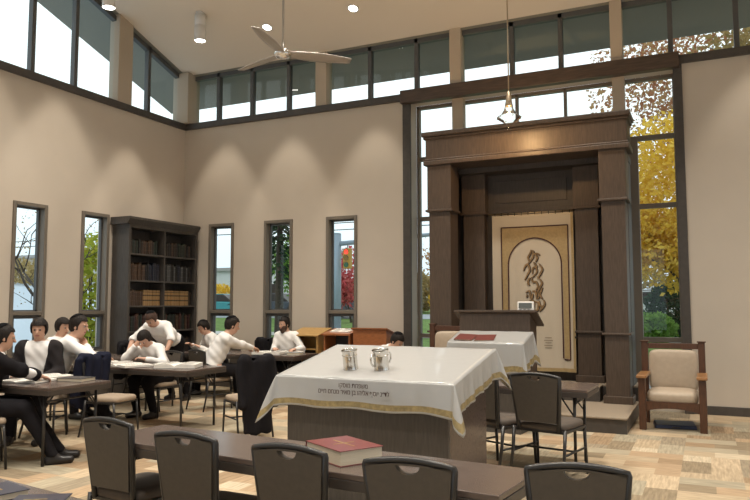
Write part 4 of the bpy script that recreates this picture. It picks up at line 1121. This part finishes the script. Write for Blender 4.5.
    def upper(infl, fr, topz, open_=None, hem=-.02):
        ar = cut_arms(fr)
        def fn(P):
            d = caps(P, torso, .05*k)
            d = smin(d, d_cap(P, N-S*.05*k, N+S*.02*k, .060*k, .054*k), .03)
            for j in (0, 2): d = smin(d, caps(P, ar[j:j+2], .03), .03*k)
            d = d-infl-fold(P)
            L = P-N; ls_ = L@S; rad_ = np.linalg.norm(L-ls_[:, None]*S, axis=1)
            d = np.where(rad_ < .13*k, np.maximum(d, ls_-topz*k), d)
            d = np.maximum(d, -((P-P0)@S)+hem*k)
            # flat cuffs
            for j in (1, 3):
                ax = nrm(ar[j][1]-ar[j][0]); e_ = (P-ar[j][1])@ax
                near = np.linalg.norm(P-ar[j][1], axis=1) < .10
                d = np.where(near, np.maximum(d, e_-.012), d)
            if open_:
                LP = P-P0; x_ = np.abs(LP@Rc); h_ = LP@S; f_ = LP@Fc
                w_ = open_*k*np.clip(.45+h_/(.5*k), .25, 1.25)
                d = np.where(f_ > 0, np.maximum(d, w_-x_), d)
            return d
        return fn
    V, F = surf_nets(upper(.012*k, sleeve, .030), lo, hi, .011); np_mesh('shirt', V-base, F, M_shirt, root)
    if top in ('jacket', 'suit'):
        V, F = surf_nets(upper(.026*k, .88, .012, .10 if top == 'jacket' else .03, -.10), lo, hi, .011); np_mesh('jacket', V-base, F, M_jacket if top == 'jacket' else M_suit, root)
    def ftr(P):
        d = caps(P, torso[:1]+[(P0, P0+S*.05*k, .118*k, .116*k)], .04)
        d = smin(d, smin(caps(P, legs[:2], .04), caps(P, legs[2:], .04), .012), .05*k)-.016-fold(P, .004)
        d = np.where((P-P0)@Fw < .15*k, np.maximum(d, (P-P0)@S-.06*k), d) if not stand else np.maximum(d, (P-P0)@S-.06*k)
        return np.maximum(d, .075-P[:, 2])
    V, F = surf_nets(ftr, lo, hi, .012); np_mesh('trousers', V-base, F, M_suit, root)
    for i in (0, 1):
        fp = feetp[2*i:2*i+2]
        def fs_(P): return np.maximum(np.maximum(caps(P, fp, .02)-.008, P[:, 2]-.105), -P[:, 2]+.001)
        V, F = surf_nets(fs_, an[i]-.3, an[i]+.3, .009); np_mesh('shoe', V-base, F, M_shoe, root)
    return dict(wr=wr, Hc=Hc, root=root)

def draped_coat(name, x, y, deg, label, m, width=.50, zt=.90, zb=.10):
    # coat hung over a chair back whose top rail centre is at x, y; the long side hangs behind (-y local)
    o = thing(name, label, 'coat', (x, y, 0), radians(deg))
    def fn(P):
        fd = .012*np.sin(P[:, 0]*42+P[:, 2]*5)+.008*np.sin(P[:, 0]*23-P[:, 2]*11)
        w_ = width/2*(1-.10*np.clip((.6-P[:, 2])/.6, 0, 1))
        I = np.eye(3)
        Q = P.copy(); Q[:, 0] /= (w_/(width/2))
        d = d_box(Q, np.array([0, -.075, (zt+zb)/2]), I, (width/2-.03, .035, (zt-zb)/2), .03)
        d = smin(d, d_box(P, np.array([0, .055, zt-.17]), I, (width/2-.05, .03, .17), .028), .04)
        d = smin(d, d_box(P, np.array([0, -.01, zt+.015]), I, (width/2-.05, .08, .022), .02), .04)
        for sg in (-1, 1): d = smin(d, d_cap(P, (sg*(width/2-.03), -.03, zt-.02), (sg*(width/2-.02), -.10, zt-.50), .055, .045), .03)
        return d+fd
    V, F = surf_nets(fn, (-width/2-.12, -.25, zb-.08), (width/2+.12, .2, zt+.12), .013)
    np_mesh('coat_body', V, F, m, o)
    return o

# seats first (each person's chair)
chair(3.06, -6.38, radians(-32), 'banquet chair with tan seat under the man in black suit at the far left')
chair(2.24, -5.00, radians(212), 'banquet chair under the man in charcoal jacket at the far left table')
chair(2.12, -4.84, radians(-40), 'banquet chair under the hunched man in white beside the middle table')
chair(2.93, -4.62, radians(-84), 'banquet chair with tan seat and navy coat on its back beside the middle table')
chair(2.36, -3.22, radians(180), 'banquet chair under the boy with head down at the middle table')
chair(1.50, -.66, radians(150), 'banquet chair at the back table under the man in skullcap reading downward')
chair(2.62, -2.40, radians(-16), 'banquet chair whose back stands before the man reaching over the back table')
chair(3.02, -.62, radians(180), 'banquet chair under the bearded man facing the viewer')
chair(1.10, -3.97, radians(-70), 'banquet chair at the left end of the middle study table near left wall')
chair(5.12, -1.98, radians(-90), 'banquet chair behind the large white cloth under the bowed head')
chair(4.36, -3.94, radians(58), 'banquet chair with tan seat and a long black coat over its back')
chair(2.22, -.62, radians(180), 'banquet chair with dark coat by the second back window')
chair(.62, -1.92, radians(175), 'empty banquet chair at the left before the bookcase')
chair(1.02, -2.10, radians(-60), 'banquet chair with a dark coat between bookcase and reading man')

def B(*a): return np.array(a, float)
person('man in black suit seen from behind at the far left edge, hand on table', (2.98, -6.36, .56), 52, leanf=18, head_yaw=8, head_pitch=8, hands=[B(2.78, -5.86, .80), B(3.22, -5.84, .80)], poles=[None, B(.9, -.2, -.6)], top='suit', feet=[(3.44, -5.78), (3.58, -5.98)], beard=False)
person('man in charcoal jacket with open collar facing the viewer at far left table', (2.22, -5.04, .56), -56, leanf=3, head_yaw=4, head_pitch=4, hands=None, top='jacket', kippah=False, hairline=.008, hairv=.022)
person('man in white shirt and skullcap hunched sideways, hand at chin, by left table', (2.10, -4.80, .60), 46, leanf=26, head_yaw=-22, head_pitch=8, s=1.08, hands=[B(2.25, -4.16, .82), B(2.42, -4.55, 1.02)], poles=[B(0, 0, -1), B(.9, .1, -.5)], feet=[(2.5, -4.3), (2.72, -4.40)], palms=(None, B(-.5, -.3, .6)))
person('man in white shirt standing bent over the table near the bookcase', (1.50, -2.00, .94), -80, leanf=58, head_yaw=0, head_pitch=42, hands=[B(1.94, -2.62, .80), B(1.30, -2.72, .80)], poles=[B(1, .2, .2), B(-1, .2, .2)], stand=True, feet=[(1.66, -1.78), (1.36, -1.80)], hair='auburn', sleeve=.10)
person('boy in white shirt with head bowed on his hands at middle table', (2.38, -3.16, .55), -95, leanf=30, head_yaw=12, head_pitch=48, hands=[B(2.50, -3.62, .80), B(2.20, -3.50, .97)], poles=[B(.8, -.2, -.6), B(-.6, -.6, -.6)], s=.93, feet=[(2.5, -3.45), (2.2, -3.45)], palms=(None, B(.3, .8, .3)), kippah=False, hairv=.02)
person('man in white shirt and skullcap looking down at the far end by bookcase', (1.50, -.74, .53), -125, leanf=24, head_yaw=0, head_pitch=28, hands=[B(1.40, -1.16, .80), B(1.10, -1.02, .82)])
person('man in white shirt seen from behind reaching across the back study table', (2.60, -2.44, .58), 46, leanf=28, head_yaw=0, head_pitch=14, hands=[B(2.66, -1.52, .82), B(3.0, -1.62, .80)], poles=[None, B(.8, -.5, -.3)], s=1.06)
person('bearded man in white shirt and skullcap facing viewer by the back window', (2.88, -.66, .57), -92, leanf=12, head_yaw=-18, head_pitch=8, hands=[B(3.22, -1.05, .80), B(2.84, -1.06, .80)], s=.96, beard=True)
person('person in white shirt mostly hidden behind the hunched man by the left window', (1.12, -3.95, .56), 20, leanf=12, head_yaw=-20, head_pitch=10, hands=[B(1.50, -3.75, .80), B(1.52, -4.02, .80)], kippah=False, hairv=.02)
person('person in white shirt with bowed dark head just beyond the large white cloth', (5.08, -1.98, .55), -15, leanf=38, head_yaw=0, head_pitch=40, hands=[B(5.50, -1.95, .72), B(5.46, -2.22, .72)], s=.93)
def hung(cx, cy, ang, *a, **k):
    r = radians(ang); d = .255; draped_coat('hung_coat', cx+d*sin(r), cy-d*cos(r), ang, *a, **k)
hung(4.36, -3.94, 58, 'long black coat hanging over the chair back left of the large white cloth', M_suit, zb=.06, width=.44)
hung(2.93, -4.62, -84, 'navy coat over the chair back behind the hunched man', M_navycoat, zb=.30)
hung(2.22, -.62, 180, 'dark coat over chair back beside the bearded man', M_suit, zb=.35)
hung(1.02, -2.10, -60, 'dark coat over chair back between bookcase and reading man', M_suit, zb=.35)
# ------------------------------------------------------------------ outdoors seen through the windows
M_grass = mat('lawn', (.13, .21, .06), .9, spec=.1, var=.35, scale=3)
M_road = mat('asphalt', (.30, .33, .36), .9, var=.1, scale=6)
M_walk = mat('concrete_walk', (.48, .48, .46), .9)
M_bark = mat('bark', (.07, .055, .045), .9, var=.3, scale=12)
def gz(y): return -.12+.034*min(max(y, 0), 40)
mb = MB()
def gq(x0, x1, y0, y1, dz=0., n=8):
    m_ = MB(); 
    m_.grid(lambda u, v: (x0+(x1-x0)*u, y0+(y1-y0)*v, gz(y0+(y1-y0)*v)+dz), 1, n); return m_
struct('lawn_back', gq(-70, 60, .3, 90, 0, 40), M_grass)
struct('bounce_paving', gq(-70, 60, .31, 7.5, .015), mat('concrete_grey', (.27, .27, .265), .9, var=.1, scale=3))  # grey paving strip added to weaken green lawn bounce onto the soffit
struct('sidewalk', gq(-70, 60, 13.0, 14.6, .02), M_walk)
struct('road_back', gq(-70, 60, 25.5, 31, .02), M_road)
struct('road_left', MB().grid(lambda u, v: (-70+69.6*u, -40+40.2*v, -.13+.9*(1-u)), 8, 1), mat('pale_street', (.42, .50, .58), .8))
MLEAF = {'yellow': ((.72, .47, .05), (.82, .60, .11)), 'green': ((.14, .27, .05), (.20, .36, .07)), 'rust': ((.42, .20, .11), (.50, .32, .16)), 'red': ((.55, .09, .11), (.60, .15, .15)), 'conifer': ((.02, .05, .025), (.03, .07, .03)), 'lime': ((.40, .46, .06), (.55, .52, .08)), 'olive': ((.32, .25, .11), (.42, .31, .13))}
def leafmats(k):
    r = []
    for i, c in enumerate(MLEAF[k]):
        n = 'leaf_%s_%d' % (k, i)
        if n not in MATS:
            m = mat(n, c, .7, spec=.2); nt = m.node_tree; b = nt.nodes['Principled BSDF']; out = nt.nodes['Material Output']
            t = nt.nodes.new('ShaderNodeBsdfTranslucent'); t.inputs[0].default_value = (*c, 1); x = nt.nodes.new('ShaderNodeMixShader'); x.inputs[0].default_value = .45
            nt.links.new(b.outputs[0], x.inputs[1]); nt.links.new(t.outputs[0], x.inputs[2]); nt.links.new(x.outputs[0], out.inputs[0])
        r.append(MATS[n])
    return r
def tree(name, label, x, y, h, crown, kind, n, ls=.12, trunk=.12, bare=.5, z0=None, seed=1, low=.35, flat=1.):
    r = np.random.default_rng(seed); z0 = gz(y) if z0 is None else z0
    t = thing(name, label, 'tree', (x, y, z0), 0, 'trees outdoors')
    mb = MB(); tips = []
    def branch(p, d, L, rad, lev):
        n_ = 4; pts = [p]
        for i in range(n_):
            d = d+r.normal(0, .16, 3); d[2] += .05; d = d/np.linalg.norm(d); pts.append(pts[-1]+d*L/n_)
        mb.tube(pts, [max(.004, rad*(1-.55*i/n_)) for i in range(n_+1)], 5 if lev else 8)
        if lev >= 3: tips.append(pts[-1]); tips.append(pts[2]); return
        for c in range(4 if lev == 0 else 3):
            a = r.uniform(0, 2*pi); s_ = pts[-1] if c < 1 else pts[int(r.integers(2, n_+1))]
            nd = d*.65+np.array([cos(a), sin(a), r.uniform(.0, .6)])*.75; branch(s_, nd/np.linalg.norm(nd), L*r.uniform(.55, .75), rad*.5, lev+1)
    branch(np.zeros(3), np.array([0, 0, 1.]), h*low, trunk, 0)
    mb.build('trunk', M_bark, t, smooth=True)
    if n:
        tp = np.array(tips)
        cen = np.array([0, 0, h*(low+(1-low)*.5)]); rad = np.array([crown, crown*flat, h*(1-low)*.55])
        c1_ = tp[r.integers(0, len(tp), n)]+r.normal(0, .22+.06*crown, (n, 3))
        q_ = r.normal(0, 1, (n, 3)); q_ /= np.linalg.norm(q_, axis=1)[:, None]; c2_ = cen+q_*rad*r.uniform(.45, 1.0, (n, 1))
        c = np.where(r.random((n, 1)) < .55, c1_, c2_)
        u = r.normal(0, 1, (n, 3)); u /= np.linalg.norm(u, axis=1)[:, None]; w_ = np.cross(u, r.normal(0, 1, (n, 3))); w_ /= np.linalg.norm(w_, axis=1)[:, None]; s_ = ls*r.uniform(.6, 1.4, (n, 1))
        V = np.stack([c-u*s_, c+w_*s_*.55, c+u*s_, c-w_*s_*.55], 1).reshape(-1, 3); F = [(4*i, 4*i+1, 4*i+2, 4*i+3) for i in range(n)]; mi = [int(v) for v in r.integers(0, 2, n)]
        m_ = MB(); m_.v = [tuple(v) for v in V]; m_.f = F; m_.m = mi
        f = m_.build('foliage', leafmats(kind), t); f['kind'] = 'stuff'
    return t
def conifer(label, x, y, h, rad, n=2600, seed=1):
    r = np.random.default_rng(seed); t = thing('conifer_tree', label, 'tree', (x, y, gz(y)), 0, 'trees outdoors')
    MB().tube([(0, 0, 0), (0, 0, h*.5), (0, 0, h)], [.20, .13, .02], 8).build('trunk', M_bark, t, smooth=True)
    m_ = MB(); V = []; F = []; mi = []
    for i in range(n):
        k = r.random()**.8; z = h*(.30+.7*k); R_ = rad*(1-k)*r.uniform(.35, 1)+.1; a = r.uniform(0, 2*pi)
        c = np.array([R_*cos(a), R_*sin(a), z-.2*R_]); u = np.array([cos(a), sin(a), -.35]); w_ = np.array([-sin(a), cos(a), 0]); s_ = r.uniform(.12, .3)
        o = len(V); V += [c-u*s_, c+w_*s_*.35, c+u*s_, c-w_*s_*.35]; F.append((o, o+1, o+2, o+3)); mi.append(int(r.integers(0, 2)))
    m_.v = [tuple(v) for v in V]; m_.f = F; m_.m = mi; f = m_.build('foliage', leafmats('conifer'), t); f['kind'] = 'stuff'
    return t
def bush(label, x, y, rx, h, kind, n=1400, ls=.08, seed=1, z0=None):
    r = np.random.default_rng(seed); t = thing('shrub', label, 'shrub', (x, y, gz(y) if z0 is None else z0), 0, 'shrubs outdoors')
    mb = MB()
    for i in range(7):
        a = 2*pi*i/7; mb.tube([(0, 0, 0), (cos(a)*rx*.3, sin(a)*rx*.3, h*.45), (cos(a)*rx*.5, sin(a)*rx*.5, h*.8)], [.03, .02, .008], 5)
    mb.build('stem', M_bark, t)
    m_ = MB(); V = []; F = []; mi = []
    for i in range(n):
        q = r.normal(0, 1, 3); q /= np.linalg.norm(q); c = np.array([0, 0, h*.5])+q*np.array([rx, rx, h*.5])*r.uniform(.6, 1.)
        u = r.normal(0, 1, 3); u /= np.linalg.norm(u); w_ = np.cross(u, r.normal(0, 1, 3)); w_ /= np.linalg.norm(w_); s_ = ls*r.uniform(.6, 1.4)
        o = len(V); V += [c-u*s_, c+w_*s_*.6, c+u*s_, c-w_*s_*.6]; F.append((o, o+1, o+2, o+3)); mi.append(int(r.integers(0, 2)))
    m_.v = [tuple(v) for v in V]; m_.f = F; m_.m = mi; f = m_.build('foliage', leafmats(kind), t); f['kind'] = 'stuff'
    return t
def car(label, x, y, deg, paint):
    t = thing('parked_car', label, 'car', (x, y, gz(y)+.02), radians(deg), 'cars outdoors')
    body = [(-2.1, .35), (-2.15, .65), (-1.9, .85), (-1.0, .95), (1.0, .92), (1.9, .80), (2.1, .6), (2.1, .35)]
    MB().prism(body, 'y', -.85, .85).build('body', paint, t, bevel=.06)
    MB().prism([(-1.6, .90), (-1.05, 1.40), (.35, 1.42), (1.05, .92)], 'y', -.74, .74).build('cabin', M_iris, t, bevel=.05)
    MB().prism([(-1.08, 1.385), (-1.0, 1.44), (.3, 1.46), (.38, 1.40)], 'y', -.72, .72).build('roof', paint, t, bevel=.03)
    for wx in (-1.35, 1.3):
        for wy in (-.8, .8):
            m_ = MB(); m_.tube([(wx, wy-.1, .33), (wx, wy+.1, .33)], .33, 20); m_.build('wheel', M_black, t)
P_teal = mat('car_teal', (.02, .24, .26), .3, coat=.5); P_white = mat('car_white', (.65, .68, .72), .3, coat=.5); P_silver = mat('car_silver', (.42, .45, .48), .3, metal=.3); P_dark = mat('car_dark', (.03, .04, .06), .3, coat=.5)
tree('bare_tree', 'nearly bare spreading tree outside the leftmost window', -4.5, .80, 5.0, 1.6, 'olive', 500, .028, .085, z0=-.1, seed=5, low=.34)
bush('tall yellow-green leafy shrub outside the second left window', -4.0, 1.50, .62, 3.4, 'lime', 2600, .07, 5, z0=-.1)
bush('low olive hedge far beyond the leftmost window', -46, 31.0, 4.5, 2.6, 'olive', 1500, .2, 6, z0=3.2)
tree('yellow_maple', 'bright yellow autumn tree right of the ark window', 8.9, 8.2, 6.1, 2.1, 'yellow', 24000, .070, .09, seed=11, low=.30)
tree('rust_oak', 'large thinning rust-brown oak rising above the yellow tree', 10.4, 17, 14.0, 5.2, 'rust', 30000, .095, .28, seed=12, low=.36)
tree('olive_oak', 'thinning olive-brown oak behind the right end of the clerestory', 13.4, 14, 12.4, 4.0, 'olive', 18000, .09, .24, seed=17, low=.36)
bush('round dark green shrub on lawn outside the right ark window', 8.15, 14, .85, 1.9, 'conifer', 1700, .09, 21)
bush('low green shrub beside the round dark shrub outside right ark window', 7.75, 12.2, .7, 1.0, 'green', 1300, .08, 22)
bush('small rust shrub on lawn outside right ark window', 9.0, 15.4, .8, 1.1, 'rust', 900, .09, 23)
tree('rust_tree', 'distant bare rust tree beyond the street at right', 8.0, 34, 6.0, 2.6, 'rust', 900, .14, .16, seed=31)
car('white parked car beyond the lawn outside right ark window', 6.9, 23, 5, P_white)
car('silver parked car on the street outside right ark window', 6.6, 29.0, 3, P_silver)
bush('autumn shrub across the street outside the left ark window', -8.4, 33.5, 1.5, 2.8, 'olive', 1500, .14, 24)
bush('yellow shrub across the street outside the left ark window', -6.2, 32.5, 1.1, 1.9, 'yellow', 900, .13, 25)
tree('rust_tree', 'small rust tree far across the street outside the left ark window', -9.0, 40, 6.0, 2.0, 'rust', 900, .13, .14, seed=32)
# traffic signal outside the third back window
ts = thing('traffic_signal', 'grey street pole with traffic light outside the third back window', 'traffic light', (-4.15, 14, gz(14)))
M_pole = mat('pole_blue_grey', (.26, .33, .40), .5)
MB().tube([(0, 0, 0), (0, 0, 4.0)], .19, 14).build('pole', M_pole, ts, smooth=True)
MB().lathe([(0, 4.0), (.19, 4.0), (.16, 4.06), (0, 4.08)], seg=14, cap=False).build('pole_cap', M_pole, ts, smooth=True)
MB().tube([(0, 0, 3.62), (4.6, 0, 3.85)], [.10, .07], 10).build('mast_arm', M_pole, ts, smooth=True)
h_ = MB().box(.36, .66, -.14, .10, 2.62, 3.42).build('signal_head', mat('signal_yellow', (.50, .28, .03), .5), ts, bevel=.02)
for z, c, e_ in ((3.28, (.8, .05, .02), 1.2), (3.02, (.25, .13, .01), 0), (2.76, (.02, .12, .05), 0)):
    MB().tube([(.51, -.145, z), (.51, -.165, z)], .10, 16).build('signal_lamp', mat('signal_%d' % int(z*100), c, .4, emit=e_), h_)
    MB().tube([(.51+.12*cos(a), -.20, z+.12*sin(a)) for a in [pi*k/8 for k in range(9)]], .012, 5).build('visor', M_black, h_)
MB().tube([(.51, -.02, 3.42), (.51, -.02, 3.64)], .025, 6).build('hanger', M_pole, ts)
MB().box(.85, 1.25, -.08, -.05, 3.20, 3.55).build('yellow_green_sign', mat('sign_lime', (.50, .72, .03), .5), ts, bevel=.01)
tree('red_maple', 'small crimson tree outside the third back window', -7.6, 22, 3.9, 1.35, 'red', 2600, .10, .07, seed=41, low=.30)
conifer('tall dark conifer with thick trunk outside the second back window', -6.85, 14, 8.0, 1.9, 2600, 42)
tree('green_tree', 'green leafy tree right of the conifer outside second back window', -13.2, 26, 5.2, 1.9, 'green', 3000, .13, .12, seed=43)
conifer('small conifer at right edge outside the first back window', -13.4, 21, 4.0, 1.0, 1000, 44)
bush('yellow shrub behind the teal car outside first back window', -23.0, 31, 1.5, 2.2, 'yellow', 1400, .13, 45)
car('teal parked car outside the first back window', -20.6, 28.4, 4, P_teal)
car('dark parked car outside the third back window', -9.6, 26.4, 2, P_dark)
car('dark parked car outside the second back window', -16.0, 28.2, 2, P_dark)
def house(label, x, y, w_, d_, h_, wallm, roofm, nwin, z0=None):
    t = thing('street_building', label, 'building', (x, y, gz(y) if z0 is None else z0), 0, 'buildings across the street')
    MB().box(-w_/2, w_/2, 0, d_, 0, h_).build('wall', wallm, t)
    MB().hexa([(-w_/2-.3, -.3, h_), (w_/2+.3, -.3, h_), (w_/2+.3, d_+.3, h_), (-w_/2-.3, d_+.3, h_), (-w_/2-.3, -.3, h_+.3), (w_/2+.3, -.3, h_+.3), (w_/2+.3, d_+.3, h_+.3), (-w_/2-.3, d_+.3, h_+.3)]).build('roof', roofm, t)
    for i in range(nwin):
        xx = -w_/2+w_*(i+.5)/nwin; f_ = MB().box(xx-.6, xx+.6, -.06, .0, 1.0, 2.2).build('window', M_white, t)
        MB().box(xx-.52, xx+.52, -.075, -.06, 1.08, 2.12).build('pane', M_iris, f_)
M_bwall = mat('building_white', (.62, .63, .63), .8); M_broof = mat('building_roof', (.36, .35, .34), .8); M_btan = mat('building_tan', (.50, .44, .36), .8)
house('long pale flat-roofed building beyond the teal car', -29, 41, 13, 8, 3.4, M_bwall, M_broof, 5)
house('white house behind the conifer outside second back window', -19.3, 34, 3.6, 6, 4.6, M_bwall, M_broof, 2)
house('tan low building far beyond the third back window', -17.0, 46, 8, 8, 2.4, M_btan, M_broof, 3)
up_ = thing('utility_pole', 'wooden utility pole with wires outside the first back window', 'utility pole', (-22.6, 34, gz(34)))
MB().tube([(0, 0, 0), (0, 0, 4.6)], .13, 8).build('pole', M_bark, up_, smooth=True); MB().box(-.5, .5, -.08, .0, 4.0, 4.16).build('cross_arm', M_bark, up_); MB().tube([(.30, -.15, 3.5), (.30, -.15, 4.1)], .16, 10).build('transformer', M_mull, up_, smooth=True)
for i, z in enumerate((6.55, 6.05)):
    MB().tube([(-40+12*k, -.2, z-.12*((k-3)**2 % 3)) for k in range(11)], .035, 5).build('power_line', M_black, up_)

struct('road_hill', MB().grid(lambda u, v: (-6-56*u, -6+(.95*(6+56*u)+6)*v, -.04+4.4*u+.8*v*u), 10, 10), mat('pale_street', (.42, .50, .58), .8))
house('pale house on the rise far beyond the leftmost window', -54, 40, 7, 6, 2.6, M_btan, M_broof, 2, 3.9)
house('low white house on the rise beyond the second left window', -50, 43, 8, 6, 2.6, M_bwall, M_broof, 3, 3.9)
for i, (x, y, lab) in enumerate(((8.6, 37, 'bare brown shrub row across the street at right, nearer the ark'), (5.4, 38, 'bare brown shrub row across the street at right, left of its twin'))): bush(lab, x, y, 2.0, 3.0, 'olive', 1500, .14, 60+i)

# ------------------------------------------------------------------ sky, camera
w = bpy.data.worlds.new('World'); SC.world = w; w.use_nodes = True; nt = w.node_tree
bg = nt.nodes['Background']; tc = nt.nodes.new('ShaderNodeTexCoord'); sp = nt.nodes.new('ShaderNodeSeparateXYZ'); rp = nt.nodes.new('ShaderNodeValToRGB')
nt.links.new(tc.outputs['Generated'], sp.inputs[0]); nt.links.new(sp.outputs[2], rp.inputs[0])
e = rp.color_ramp.elements; e[0].position = .0; e[0].color = (.68, .79, .88, 1); e[1].position = .45; e[1].color = (1.0, 1.06, 1.08, 1)
k = e.new(.10); k.color = (.80, .90, .96, 1); k = e.new(.25); k.color = (.95, 1.02, 1.05, 1)
nt.links.new(rp.outputs[0], bg.inputs[0]); bg.inputs[1].default_value = 1.65

cam = bpy.data.cameras.new('Camera'); co = bpy.data.objects.new('Camera', cam); COL.objects.link(co)
cam.sensor_width = 36; cam.lens = 704.34*36/750; cam.clip_start = .05; cam.clip_end = 500
yaw, pitch, roll = .4408, .0790, -.0017
fw = Vector((-sin(yaw)*cos(pitch), cos(yaw)*cos(pitch), sin(pitch))); rt = Vector((cos(yaw), sin(yaw), 0)); up = rt.cross(fw)
r2 = rt*cos(roll)+up*sin(roll); u2 = -rt*sin(roll)+up*cos(roll)
M = Matrix((r2, u2, -fw)).transposed().to_4x4(); M.translation = Vector((9.27794, -10.8509, 1.5)); co.matrix_world = M
SC.camera = co
SC.view_settings.view_transform = 'Standard'; SC.view_settings.look = 'None'; SC.view_settings.gamma = 1; SC.view_settings.use_curve_mapping = False
SC.view_settings.exposure = -0.28
